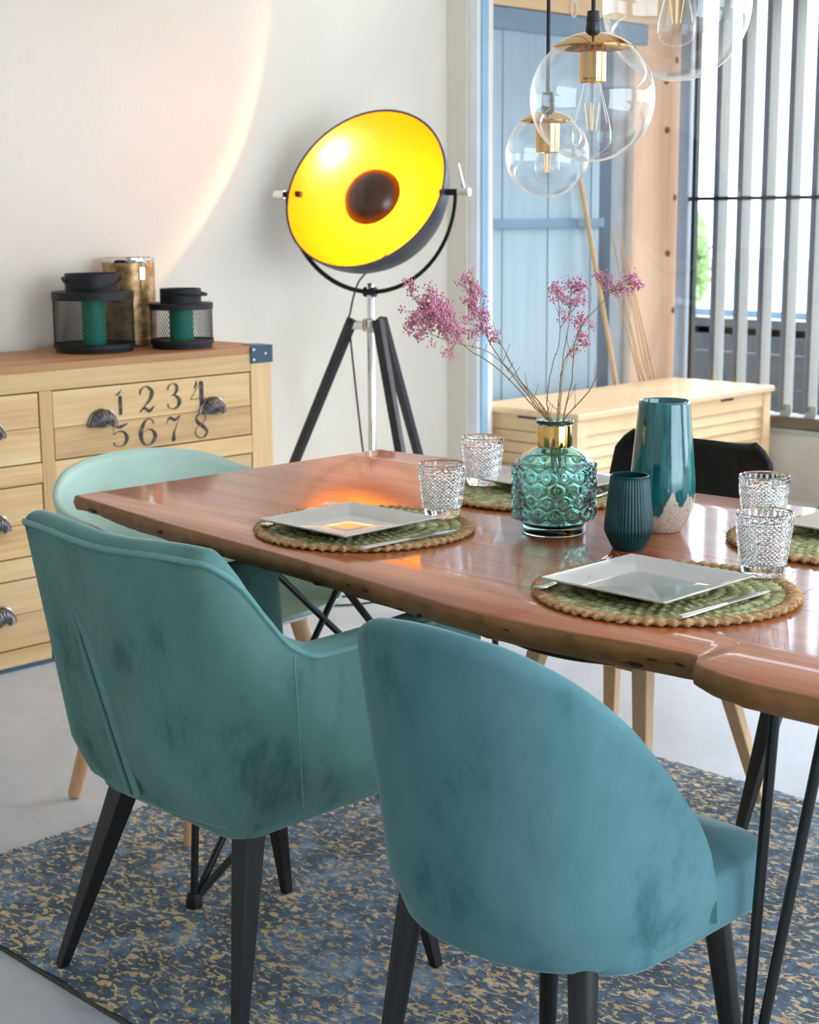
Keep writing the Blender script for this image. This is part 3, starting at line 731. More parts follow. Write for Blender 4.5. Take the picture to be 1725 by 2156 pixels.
DIG = {
 '1': [[(.62,.0,.26),(.62,.76,.26)], [(.22,.78,.03),(.52,.86,.12),(.72,1.0,.03)]],
 '2': [[(.12,.70,.06),(.16,.86,.10),(.35,.98,.05),(.58,.98,.09),(.84,.78,.22),(.74,.52,.18),(.40,.26,.06),(.08,.02,.04)], [(.10,.06,.03),(.36,.17,.13),(.66,.05,.17),(.97,.24,.03)]],
 '3': [[(.14,.76,.10),(.22,.92,.07),(.46,1.0,.05),(.70,.92,.14),(.72,.72,.18),(.52,.57,.06),(.36,.54,.03)], [(.36,.55,.03),(.62,.52,.10),(.88,.30,.24),(.72,.07,.14),(.42,.0,.04),(.16,.10,.06),(.14,.22,.10)]],
 '4': [[(.74,.0,.24),(.74,.96,.24)], [(.72,1.0,.04),(.40,.66,.035),(.04,.30,.03)], [(.04,.30,.035),(1.0,.30,.035)], [(.28,.70,.05),(.40,.85,.10),(.44,1.0,.05)]],
 '5': [[(.10,.96,.03),(.36,.86,.16),(.66,.88,.14),(.98,1.0,.03)], [(.12,.92,.035),(.12,.54,.035)], [(.12,.54,.04),(.42,.66,.05),(.72,.60,.12),(.88,.36,.23),(.76,.10,.13),(.46,.0,.04),(.16,.08,.06),(.14,.20,.12)]],
 '6': [[(.84,.80,.13),(.78,.93,.07),(.58,1.0,.05),(.34,.86,.14),(.16,.48,.24),(.26,.12,.14),(.50,.0,.05),(.76,.10,.13),(.90,.32,.23),(.78,.54,.12),(.54,.60,.04),(.34,.52,.035)]],
 '7': [[(.06,.68,.03),(.12,.84,.08),(.30,.93,.15),(.58,.84,.15),(.94,1.0,.03)], [(.94,1.0,.03),(.70,.66,.04),(.52,.40,.10),(.46,.14,.24),(.48,.02,.22)]],
 '8': [[(.80,.80,.07),(.70,.96,.05),(.46,1.0,.05),(.22,.84,.14),(.30,.64,.19),(.62,.46,.21),(.86,.24,.17),(.74,.06,.10),(.48,.0,.05),(.20,.10,.09),(.14,.30,.07),(.34,.50,.04),(.66,.62,.04),(.80,.80,.06)]]}
DPOS = {'1': (2.724,2.770,.728,.806), '2': (2.819,2.882,.727,.808), '3': (2.924,2.985,.728,.809), '4': (3.018,3.082,.728,.810), '5': (2.715,2.779,.631,.702), '6': (2.812,2.885,.624,.706), '7': (2.920,2.983,.624,.707), '8': (3.027,3.091,.625,.705)}
numdrawer = [o for o in sb.children if o.name.startswith('drawer')][3]
for d, strokes in DIG.items():
    ya, yb, za, zb = DPOS[d]; mb = MB()
    for st in strokes:
        pts = catmull(st, 6); top = []; n = len(pts); W, Hh = yb-ya, zb-za
        L = []; R = []
        for i, (x, y_, wd) in enumerate(pts):
            a, b = pts[max(0, i-1)], pts[min(n-1, i+1)]; dx, dy = (b[0]-a[0])*W, (b[1]-a[1])*Hh; l = math.hypot(dx, dy) or 1
            nx_, ny_ = -dy/l, dx/l; hw = max(.0009, wd*W*.5)
            if len(st) == 2: nx_, ny_ = (1, 0) if abs(dy) > abs(dx)*1.5 else (nx_, ny_)
            py, pz = ya+x*W, za+y_*Hh
            L.append((.0011, py+nx_*hw-SB0[1], pz+ny_*hw)); R.append((.0011, py-nx_*hw-SB0[1], pz-ny_*hw))
        mb.grid([L, R])
    mb.build('stencil_digit', MINK, numdrawer, ang=180)

# ------------------------------------------------------------------ lanterns and vase on the sideboard
def mesh_mat():
    return MBLKM
def make_lantern(name, label, x, y, R, hb, hd, hc, rc, handle):
    t = thing(name, label, 'lantern', (x, y, .9045), 0, 'wire mesh lanterns on the sideboard')
    MB().lathe([(0, 0), (R*.94, 0), (R*.95, hb*.45), (R, hb*.5), (R, hb), (R*.985, hb), (R*.98, hb*.8), (0, hb*.8)], 56).build('base', MBLKM, t)
    MB().lathe([(rc, hd-.004), (R*.985, hd-.004), (R, hd-.006), (R, hd-.03*R/.13), (R-.002, hd-.03*R/.13), (R-.003, hd-.008), (rc, hd-.0055)], 56).build('lid', MBLKM, t)
    MB().lathe([(rc-.003, hd-.006), (rc-.003, hd+hc), (rc, hd+hc), (rc, hd-.004)], 48).build('collar', MBLKM, t)
    n = int(2*pi*R/.0105); z0, z1 = hb-.002, hd-.026*R/.13; mb = MB()
    tw = (z1-z0)/R*.62
    for i in range(n):
        for sgn in (-1, 1):
            rows = []
            for q in range(9):
                k = q/8; a = 2*pi*i/n+sgn*tw*k; z = z0+(z1-z0)*k; r = R-.003; w_ = .0007/R
                rows.append([(r*cos(a-w_), r*sin(a-w_), z), (r*cos(a+w_), r*sin(a+w_), z)])
            mb.grid(rows)
    o = mb.build('wire_mesh', MBLKM, t, solid=.0008); o['kind'] = 'stuff'
    ax, tilt = handle
    hx_, hy_ = cos(ax), sin(ax); pts = []
    for q in range(31):
        b = pi*q/30; lx = (rc+.007)*cos(b); fw_ = (rc+.02)*sin(b)
        pts.append((hx_*lx-hy_*fw_*cos(tilt), hy_*lx+hx_*fw_*cos(tilt), hd+hc*.72-fw_*sin(tilt)*.62))
    MB().tube(pts, .0042, 8, flat=.9).build('handle', MBLKM, t)
    for s in (-1, 1):
        MB().lathe([(0, .008), (.005, .007), (.006, 0)], 12).build('pivot', MBLKM, t, (hx_*(rc+.001)*s, hy_*(rc+.001)*s, hd+hc*.72), rot=(0, pi/2*s, ax))
    return t
L1 = make_lantern('lantern', 'larger black wire mesh lantern with ring handle draped over its collar', -4.262, 2.845, .130, .026, .195, .052, .086, (pi/4+pi+.25, .5))
L2 = make_lantern('lantern', 'smaller black wire mesh lantern at the right with handle sticking out', -4.155, 3.112, .104, .028, .150, .042, .067, (-pi/4-.2, .15))
tag(MB().lathe([(0, 0), (.036, 0), (.037, .003), (.037, .135), (.034, .139), (0, .137)], 32).build('pillar_candle', MCANDLE, loc=(-4.262, 2.845, .9045+.0212)), 'green pillar candle inside the larger lantern', 'candle')
tag(MB().lathe([(0, 0), (.038, 0), (.039, .003), (.039, .108), (.036, .112), (0, .110)], 32).build('pillar_candle', MCANDLE, loc=(-4.155, 3.112, .9045+.0228)), 'green pillar candle inside the smaller lantern', 'candle')
MMERC = mat('mercury_glass', [(.3, srgb(112, 86, 50)), (.5, srgb(176, 142, 92)), (.7, srgb(206, 178, 130))], 30, detail=10, metal=.55, rough=.32)
gv = thing('candle_vase', 'tall bronze mercury glass cylinder vase between the lanterns', 'vase', (-4.36, 3.055, .9045))
gb = MB().lathe([(0, 0), (.078, 0), (.085, .008), (.086, .02), (.086, .288), (.083, .289), (.082, .02), (0, .012)], 56).build('body', MMERC, gv)
MB().lathe([(.0862, .274), (.0868, .275), (.0866, .289), (.0825, .2895)], 56).build('silver_rim', MCHR, gv)
MB().lathe([(.0862, .018), (.0876, .021), (.0876, .026), (.0862, .029)], 56).build('base_band', MMERC, gv)
aa = -.35
MB().tube([(.088*cos(aa+.25), .088*sin(aa+.25), .275), (.089*cos(aa+.22), .089*sin(aa+.22), .25), (.088*cos(aa+.2), .088*sin(aa+.2), .18)], .0016, 6).build('string', MJUTE, gv)
MB().box(-.002, .002, -.009, .009, -.02, .02).build('charm', MCHR, gv, (.091*cos(aa+.24), .091*sin(aa+.24), .24), rot=(0, 0, aa+.24), bevel=.001)

# ------------------------------------------------------------------ tripod lamp
LP = Vector((-4.022, 3.842, 0)); PC = Vector((0, 0, 1.272))
nv_ = Vector((.265, -.84, .474)).normalized()
ax_ = Vector((nv_.y*-1, nv_.x, 0)).normalized(); 
if ax_.dot(rr) < 0: ax_ = -ax_
lamp = thing('floor_lamp', 'black tripod floor lamp with large yellow lined dish shade, lit', 'lamp', LP); lamp.scale = (1.102,)*3
MYEL = mat('yellow_enamel', [(.4, (.58, .235, .0, 1)), (.6, (.61, .25, .0, 1))], 3, rough=.30, spec=.5, coat=.4, coatr=.18)
MSHELL = mat('charcoal_shell', srgb(56, 60, 72), 6, rough=.42)
Q = nv_.to_track_quat('Z', 'Y').to_matrix().to_4x4()
RR, DP = .272, .248; RS = (RR*RR+DP*DP)/(2*DP); amax = math.acos((RS-DP)/RS)
head = bpy.data.objects.new('lamp_head', None); COL.objects.link(head); head.parent = lamp
head.matrix_local = Matrix.Translation(PC+nv_*.035) @ Q
MB().lathe([(RS*sin(amax*i/28), -DP+RS*(1-cos(amax*i/28))) for i in range(29)], 72).build('inner_reflector', MYEL, head, ang=180)
MB().lathe([((RS+.006)*sin(amax*i/28), -DP-.006+(RS+.006)*(1-cos(amax*i/28))) for i in range(29)]+[(RR+.007, .002), (RR, .0)], 72).build('outer_shell', MSHELL, head, ang=60)
MB().lathe([(0, -.002), (.034, -.006), (.066, -.018), (.087, -.037), (.097, -.060), (.095, -.060), (.085, -.04), (.064, -.022), (.0, -.006)], 48).build('bulb_cap', mat('cap_dark_reflection', srgb(58, 34, 10), 8, rough=.3, spec=.7), head, ang=60)  # dark brown stands in for the dark room mirrored in the gold dome
bulb_ = MB().lathe([(0, -.082), (.016, -.085), (.028, -.096), (.031, -.112), (.026, -.13), (.014, -.146), (.013, -.244), (0, -.244)], 24).build('bulb', MBULB, head)
MGLOW = mat('glowing_filament', (1, .8, .5), 3, rough=.3); gb_ = MGLOW.node_tree.nodes['Principled BSDF']
gb_.inputs['Emission Color'].default_value = (1, .56, .26, 1); gb_.inputs['Emission Strength'].default_value = 2000
MB().lathe([(0, -.094), (.008, -.097), (.0115, -.105), (.008, -.113), (0, -.116)], 16).build('filament', MGLOW, bulb_)
ry = .31
yoke = MB(); pts = []
for i in range(41):
    a = pi*i/40; pts.append(PC+ax_*(ry*cos(a))*.98+Vector((0, 0, -ry*sin(a))))
yoke.tube(pts, .0075, 10, flat=.5); yoke.build('yoke', MBLKM, lamp)
for s in (-1, 1):
    e0 = PC+ax_*s*(RR-.02); e1 = PC+ax_*s*(ry+.02)
    MB().tube([e0, e1], .010, 14).build('pivot', MBLKM, lamp)
    MB().tube([PC+ax_*s*(ry+.004), PC+ax_*s*(ry+.042)], .013, 16).build('clamp_knob', MCHR, lamp)
    k0 = PC+ax_*s*(ry+.024)
    if s > 0: MB().tube([k0, k0+Vector((0, 0, .085))-ax_*s*.022], [.0055, .0045], 10).build('clamp_lever', MCHR, lamp)
MB().lathe([(0, .30), (.0135, .30), (.0125, .985), (.009, .99), (0, .99)], 20).build('pole', MCHR, lamp)
MB().tube([PC+ax_*s*.02+Vector((0, 0, -ry)) for s in (-1, 1)], .016, 12).build('pole_cap', MBLKM, lamp)
hubz = .856
hub2 = MB(); hub2.lathe([(0, -.02), (.026, -.02), (.028, 0), (.026, .022), (0, .022)], 24, (0, 0, hubz))
for a in (219, 99, -21):
    a = radians(a); c_, s_ = cos(a), sin(a)
    hub2.taper((0, 0, hubz), (c_*.062, s_*.062, hubz), .013, .013)
    MB().taper((c_*.058, s_*.058, hubz+.02), (c_*.43, s_*.43, .003), .017, .013, b0=.012, b1=.010).build('tripod_leg', mat('black_wood', srgb(34, 35, 42), 20, rough=.5) if 'black_wood' not in bpy.data.materials else bpy.data.materials['black_wood'], lamp, bevel=.003)
hub2.build('tripod_hub', MCHR, lamp, bevel=.003)
cabl = catmull([PC-nv_*.17+Vector((0, 0, -.10)), PC-nv_*.02+Vector((.03, -.06, -.24)), (.0, -.06, .98), (-.03, -.06, .9), (-.045, -.05, .84), (-.02, -.03, .5), (.03, -.03, .2), (.06, -.08, .02), (.07, -.06, .0035), (-.05, .10, .0035), (.03, -.02, .0035), (-.06, -.20, .0035), (-.03, -.29, .0035), (.06, -.20, .0035), (.16, .0, .0035), (.19, -.16, .0035), (.12, -.3, .0035), (-.05, -.32, .0035), (-.25, -.20, .0035), (-.45, .0, .0035)], 8)
MB().tube(cabl, .0032, 6).build('power_cord', MCORD, lamp)

# ------------------------------------------------------------------ place settings
def make_mat():
    m = thing('placemat', '', 'placemat', (0, 0, TZ), 0, 'round braided placemats')
    NR = 9; R = .2
    def ring(mb, rad, wr, hz, nb, ph):
        rows = []; N = nb*6
        for i in range(N):
            a = 2*pi*i/N; s = sin(nb*a/1.0+ph); row = []
            for j in range(8):
                b = 2*pi*j/8; k = 1+.34*sin(nb*a+ph+(pi if cos(b) > 0 else 0)+.9*cos(b))
                row.append(((rad+wr*k*cos(b))*cos(a), (rad+wr*k*cos(b))*sin(a), hz+hz*k*.92*sin(b)))
            rows.append(row)
        mb.grid(rows, cu=True, cv=True)
    g = MB()
    for q in range(8): ring(g, .012+q*.0222, .0115, .0045, max(6, int(2*pi*(.012+q*.0222)/.016)), q*1.3)
    g.build('braided_coil', MGREENW, m, ang=180)
    e = MB(); ring(e, .1905, .011, .0055, 66, 0); e.build('jute_border', MJUTE, m, ang=180)
    f = MB(); rnd = random.Random(5)
    for i in range(130):
        a = rnd.uniform(0, 2*pi); r_ = rnd.choice([.2, .2, .19, rnd.uniform(.1, .19)]); p = Vector((r_*cos(a), r_*sin(a), .006))
        d = Vector((cos(a)+rnd.gauss(0, .8), sin(a)+rnd.gauss(0, .8), rnd.uniform(.0, .9))).normalized()*rnd.uniform(.008, .026)
        if p.z+d.z < .002: d.z = 0
        f.tube([p, p+d*.6+Vector((0, 0, .002)), p+d], .00028, 3)
    o = f.build('loose_fibres', MJUTE, m, ang=180); o['kind'] = 'stuff'
    return m
mat0 = make_mat()
MATS = [((-2.043, 1.930), 'braided sage green placemat in front of the teal armchair'), ((-1.353, 1.905), 'braided sage green placemat nearest the camera, by the table edge'),
        ((-2.045, 2.425), 'braided sage green placemat behind the aqua glass bottle'), ((-1.345, 2.425), 'braided sage green placemat cut by the right edge of the picture')]
def make_plate():
    p = thing('square_plate', '', 'plate', (0, 0, 0), 0, 'square white plates')
    def sq(h, z, r):
        pts = []
        for cx, cy, a0 in ((h-r, h-r, 0), (-h+r, h-r, pi/2), (-h+r, -h+r, pi), (h-r, -h+r, 1.5*pi)):
            for q in range(5):
                a = a0+pi/2*q/4; pts.append((cx+r*cos(a), cy+r*sin(a), z))
        return pts
    rows = [sq(.005, 0, .001), sq(.068, 0, .008), sq(.072, .001, .008), sq(.113, .0165, .003), sq(.1145, .0185, .003), sq(.1135, .0200, .003), sq(.1105, .0195, .003), sq(.0735, .0055, .006), sq(.070, .0045, .006), sq(.005, .0043, .001)]
    mb = MB().grid(rows, cv=True, flip=True); n = len(rows[0])
    mb.f.append(tuple(range(n))[::-1]); mb.m.append(0); mb.f.append(tuple((len(rows)-1)*n+j for j in range(n))); mb.m.append(0)
    mb.build('dish', MPLATE, p, ang=25); return p
plate0 = make_plate()
PLATES = [((-2.033, 1.880), .0, 'square white plate holding a yellow reflection, on the mat by the armchair'), ((-1.364, 1.873), .0, 'square white plate nearest the camera'), ((-2.03, 2.47), .0, 'square white plate mostly hidden behind the aqua glass bottle'), ((-1.33, 2.485), .0, 'square white plate cut by the right edge of the picture')]
def make_fork():
    k = thing('fork', '', 'fork', (0, 0, 0), 0, 'steel forks')
    mb = MB(); prof = [(-.10, .0085, .004), (-.095, .0095, .0045), (-.06, .0065, .0035), (0, .004, .004), (.03, .0045, .006), (.045, .010, .0035), (.06, .0115, .002)]
    rows = []
    for y, wd, z in catmull(prof, 4): rows.append([(-wd, y, z), (-wd*.6, y, z+.0016), (wd*.6, y, z+.0016), (wd, y, z), (wd*.6, y, z-.0006), (-wd*.6, y, z-.0006)])
    mb.grid(rows, cv=True, flip=True); n = 6
    mb.f.append(tuple(range(n))); mb.m.append(0); mb.f.append(tuple((len(rows)-1)*n+j for j in range(n))[::-1]); mb.m.append(0)
    mb.build('handle', MSTEEL, k, ang=50)
    for i in range(4):
        x = -.0094+i*.00627
        MB().taper((x, .058, .0025), (x, .085, .0035), .0016, .0015, b0=.0010, b1=.0009).taper((x, .085, .0035), (x, .100, .0058), .0015, .0008, b0=.0009, b1=.0005).build('tine', MSTEEL, k)
    return k
fork0_scale = 1.25
def make_knife():
    k = thing('table_knife', '', 'knife', (0, 0, 0), 0, 'steel knives')
    mb = MB(); rows = []
    for y, wd, h in catmull([(-.105, .006, .004), (-.10, .0085, .006), (-.06, .007, .0055), (-.01, .0055, .0045), (.005, .005, .004)], 4):
        rows.append([(wd*cos(2*pi*j/10), y, .0045+h*.6*sin(2*pi*j/10)) for j in range(10)])
    mb.grid(rows, cv=True, flip=True); mb.f.append(tuple(range(10))); mb.m.append(0); mb.f.append(tuple((len(rows)-1)*10+j for j in range(10))[::-1]); mb.m.append(0)
    mb.build('handle', MSTEEL, k, ang=50)
    poly = catmull([(-.0055, .0), (-.0095, .03), (-.0095, .07), (-.004, .105), (.0035, .112), (.0055, .08), (.0055, .0)], 4)
    MB().prism(poly, .0042, .0056).build('blade', MSTEEL, k, bevel=.0004, seg=1)
    return k
fork0 = make_fork(); fork0.scale = (1.15, fork0_scale, 1.15); knife0 = make_knife()

def make_tumbler():
    t = thing('tumbler', '', 'glass', (0, 0, 0), 0, 'clear diamond cut tumblers')
    H, rt, rb = .100, .0440, .0305; N = 30; nu = N*6; nvv = 84; outer = []
    for j in range(nvv+1):
        z = H*j/nvv; k = z/H; base = rb+(rt-rb)*(k**.8)
        row = []
        for i in range(nu):
            u = i/nu; d = 0
            if .16 < k < .83:
                p = u*N+k*15.0; q = u*N-k*15.0
                tri = lambda s: abs((s % 1.0)-.5)*2
                d = (1-max(tri(p), tri(q)))*.0034
            elif .85 < k < .95:
                d = (1-abs((u*26 % 1)-.5)*2)**.5*.0022
            elif k <= .16: d = .0008*smooth(.0, .04, k)
            if k >= .95: d = .0006
            if k < .03: base = rb*.97+k*.03
            r_ = base+d
            row.append((r_*cos(2*pi*u), r_*sin(2*pi*u), z))
        outer.append(row)
    ri = lambda k: (rb+(rt-rb)*(k**.8))-.0032
    inner = [[(ri(k)*cos(2*pi*i/nu), ri(k)*sin(2*pi*i/nu), H*k) for i in range(nu)] for k in (.985, .8, .6, .4, .25, .20)]
    rim = [[((rt-.0012+.0)*cos(2*pi*i/nu), (rt-.0012)*sin(2*pi*i/nu), H+.0008) for i in range(nu)]]
    fl = []
    for f_, zz in ((.9, .0172), (.6, .0165), (.05, .0165)):
        fl.append([(ri(.2)*f_*cos(2*pi*i/nu), ri(.2)*f_*sin(2*pi*i/nu), zz) for i in range(nu)])
    bot = []
    for f_ in (.05, .5, .92):
        bot.append([(rb*f_*cos(2*pi*i/nu), rb*f_*sin(2*pi*i/nu), (.0012 if f_ < .9 else .0)+(.0022*(abs((i/nu*24 % 1)-.5)*2) if .2 < f_ < .9 else 0)) for i in range(nu)])
    mb = MB(); mb.grid(bot+outer+rim+inner+fl, cv=True, flip=True); n = nu
    mb.f.append(tuple(range(n))[::-1]); mb.m.append(0)
    last = (len(bot)+len(outer)+1+len(inner)+len(fl)-1)*n; mb.f.append(tuple(last+j for j in range(n))); mb.m.append(0)
    mb.build('bowl', MTUMB, t, ang=14); return t
tum0 = make_tumbler()
GL = [((-1.989, 2.080), 'faceted clear tumbler beside the plate with the yellow reflection'), ((-1.290, 2.075), 'faceted clear tumbler nearest the camera, right of the front plate'), ((-2.172, 2.395), 'faceted clear tumbler farthest back, left of the aqua glass bottle'), ((-1.478, 2.372), 'faceted clear tumbler behind the front right one')]
FK = [((-2.197, 1.905), .30, 'steel fork left of the plate with the yellow reflection'), ((-1.503, 1.88), .19, 'steel fork left of the front plate'), ((-1.90, 2.44), .03, 'steel fork showing right of the aqua glass bottle')]
KN = [((-1.877, 1.875), -.06, 'steel knife lying by the plate with the yellow reflection'), ((-1.222, 1.865), -.04, 'steel knife lying right of the front plate')]
def scatter(proto, spots, z):
    for i, s in enumerate(spots):
        o = proto if i == 0 else copy_tree(proto)
        (x, y_), a, lab = s if len(s) == 3 else (s[0], 0, s[1])
        o.location = (x, y_, z); o.rotation_euler = (0, 0, a); o['label'] = lab
scatter(mat0, MATS, TZ); scatter(plate0, PLATES, TZ+.0115); scatter(tum0, GL, TZ+.0115); scatter(fork0, FK, TZ+.0095); scatter(knife0, KN, TZ+.0095)
for o in scene.objects:
    if o.name.startswith('placemat') and o.parent is None: o.rotation_euler.z = random.uniform(0, 6)
    if o.name.startswith('tumbler') and o.parent is None: o.rotation_euler.z = random.uniform(0, .3)

# ------------------------------------------------------------------ vases on the table
bo = thing('glass_bottle', 'aqua glass bottle with honeycomb relief and gold collar holding dried flowers', 'bottle', (-1.778, 2.153, TZ))
N = 15; nu = N*14; prof = []
R0 = .0725
def hexd(u, v):
    # distance to the honeycomb edge, cells pointy-sided in rows
    best = [9, 9]
    for du in (-1, 0, 1):
        for dv in (-1, 0, 1):
            rj = math.floor(v)+dv; ci = math.floor(u-.5*(rj % 2))+du
            cx, cy = ci+.5+.5*(rj % 2), rj+.5
            d = math.hypot(u-cx, (v-cy)*.80)
            if d < best[0]: best = [d, best[0]]
            elif d < best[1]: best[1] = d
    return best[1]-best[0], best[0]
rows = []
zz = [0, .0005, .004, .012, .017]; base = [(.050, 0), (.056, .0008), (.0575, .004), (.0572, .012), (.058, .017)]
for r_, z in base: rows.append([(r_*cos(2*pi*i/nu), r_*sin(2*pi*i/nu), z) for i in range(nu)])
NV = 78
for j in range(NV+1):
    k = j/NV; z = .020+.113*k; env = smooth(0, .07, k)*smooth(0, .05, 1-k)
    rr_ = .0585+(R0-.0585)*smooth(0, .09, k)-(R0-.066)*smooth(.95, 1, k)
    row = []
    for i in range(nu):
        e, c_ = hexd(i/nu*N, k*5.0+.5)
        d = .0050*(1-smooth(.02, .24, e))+.0016*(1-smooth(.0, .24, c_))
        row.append(((rr_+d*env)*cos(2*pi*i/nu), (rr_+d*env)*sin(2*pi*i/nu), z))
    rows.append(row)
for r_, z in ((.0655, .136), (.058, .143), (.046, .150), (.034, .1555), (.029, .158), (.0285, .162), (.0285, .196), (.033, .1985), (.0350, .2015), (.034, .2045), (.030, .2055), (.0255, .204), (.0253, .16), (.031, .1535), (.044, .147), (.056, .140), (.0615, .132), (.064, .12), (.064, .03), (.05, .016), (.02, .011)):
    rows.append([(r_*cos(2*pi*i/nu), r_*sin(2*pi*i/nu), z) for i in range(nu)])
mb = MB().grid(rows, cv=True, flip=True); mb.f.append(tuple(range(nu))[::-1]); mb.m.append(0)
mb.f.append(tuple((len(rows)-1)*nu+j for j in range(nu))); mb.m.append(0)
mb.build('body', MAQUA, bo, ang=80)
MB().lathe([(.0288, .158), (.0312, .1585), (.0316, .162), (.0316, .194), (.031, .1965), (.0288, .197)], 64).build('gold_collar', MGOLD, bo, ang=50)

def tall_mat():
    m, t, bs = newmat('drip_glaze')
    tc = t.nodes.new('ShaderNodeTexCoord'); sp = t.nodes.new('ShaderNodeSeparateXYZ'); t.links.new(tc.outputs['Object'], sp.inputs[0])
    drip = noise(t, coords(t, (1, 1, .10)), 30, 3, .5)
    th = math_(t, 'MULTIPLY_ADD', drip, .22); th.node.inputs[2].default_value = -.012
    d = math_(t, 'SUBTRACT', sp.outputs['Z'], th)
    fac = ramp(t, math_(t, 'MULTIPLY_ADD', d, 8.0), [(.0, (0, 0, 0)), (.02, (1, 1, 1))])
    run = noise(t, coords(t, (1, 1, .12)), 60, 5, .65); blo = noise(t, coords(t, (1, 1, .4)), 26, 5, .6)
    glz = ramp(t, run, [(.3, srgb(2, 54, 58)), (.45, srgb(6, 86, 90)), (.6, srgb(14, 118, 122)), (.75, srgb(44, 134, 108))])
    glz = mixc(t, ramp(t, blo, [(.45, (0, 0, 0)), (.7, (.5, .5, .5))]), glz, srgb(16, 84, 84))
    vo = t.nodes.new('ShaderNodeTexVoronoi'); vo.feature = 'DISTANCE_TO_EDGE'; vo.inputs['Scale'].default_value = 110
    t.links.new(tc.outputs['Object'], vo.inputs['Vector'])
    cr = ramp(t, vo.outputs[0], [(.0, srgb(120, 96, 78)), (.035, srgb(204, 188, 170))])
    t.links.new(mixc(t, fac, cr, glz), bs.inputs['Base Color']); setp(bs, rough=.09, spec=.6, coat=.5, coatr=.03)
    bump(t, bs, blo, .25, .003); return m
tv = thing('tall_vase', 'tall teal drip glazed vase with bare crackled base', 'vase', (-1.645, 2.300, TZ))
MTV = tall_mat()
MB().lathe([(0, .0), (.034, .0), (.036, .002), (.046, .018), (.0555, .042), (.0595, .066), (.0585, .10), (.054, .15), (.049, .20), (.0462, .232), (.0458, .236), (.0440, .238), (.0425, .235), (.0445, .20), (.050, .14), (.052, .07), (.03, .012), (0, .01)], 80).build('body', MTV, tv, ang=60)
rv = thing('ribbed_vase', 'small dark teal ribbed ceramic vase in front of the tall one', 'vase', (-1.592, 2.130, TZ))
MRV = mat('dark_teal_glaze', [(.3, srgb(0, 44, 50)), (.7, srgb(4, 70, 74))], 30, rough=.28, spec=.4)
prof = catmull([(.0255, .0), (.0275, .001), (.034, .014), (.0415, .030), (.0425, .040), (.0395, .072), (.0355, .108), (.0335, .124), (.0335, .128)], 4)
nu = 44*6; rows = [[(.0005, 0, 0)]*nu]
for r_, z in prof:
    env = smooth(.002, .01, z)*smooth(.001, .004, .1275-z)
    rows.append([((r_-.0011*env*(abs(cos(22*2*pi*i/nu))**3))*cos(2*pi*i/nu), (r_-.0011*env*(abs(cos(22*2*pi*i/nu))**3))*sin(2*pi*i/nu), z) for i in range(nu)])
for r_, z in ((.0325, .1295), (.0305, .1285), (.031, .11), (.036, .05), (.03, .02), (.0005, .012)): rows.append([(r_*cos(2*pi*i/nu), r_*sin(2*pi*i/nu), z) for i in range(nu)])
MB().grid(rows, cv=True, flip=True).build('body', MRV, rv, ang=60)

# ------------------------------------------------------------------ dried flowers
STEMS = [[(-1.799,2.157,0.945), (-1.798,2.150,0.967), (-1.820,2.112,1.012), (-1.849,2.068,1.064), (-1.872,2.025,1.095), (-1.893,1.986,1.134), (-1.924,1.952,1.176), (-1.940,1.947,1.215)],
 [(-1.790,2.151,0.946), (-1.797,2.151,0.967), (-1.844,2.133,1.025), (-1.885,2.121,1.075), (-1.915,2.116,1.117), (-1.940,2.119,1.167), (-1.964,2.122,1.217)],
 [(-1.782,2.146,0.947), (-1.791,2.123,1.000), (-1.814,2.085,1.048), (-1.832,2.036,1.091), (-1.855,1.975,1.110), (-1.881,1.926,1.130)],
 [(-1.779,2.149,0.947), (-1.798,2.139,0.983), (-1.836,2.128,1.030), (-1.873,2.122,1.089), (-1.885,2.115,1.108)],
 [(-1.774,2.154,0.947), (-1.785,2.174,1.009), (-1.795,2.197,1.079), (-1.802,2.219,1.134), (-1.813,2.238,1.192)],
 [(-1.753,2.161,0.948), (-1.754,2.170,1.037), (-1.745,2.173,1.118), (-1.710,2.194,1.172), (-1.685,2.214,1.207)],
 [(-1.778,2.164,0.946), (-1.794,2.188,0.990), (-1.818,2.224,1.055), (-1.819,2.264,1.100), (-1.821,2.284,1.129)],
 [(-1.745,2.156,0.950), (-1.717,2.173,1.018), (-1.704,2.184,1.060), (-1.694,2.192,1.105)],
 [(-1.795,2.160,0.945), (-1.824,2.186,0.988), (-1.845,2.224,1.049), (-1.860,2.265,1.098), (-1.887,2.288,1.179)]]
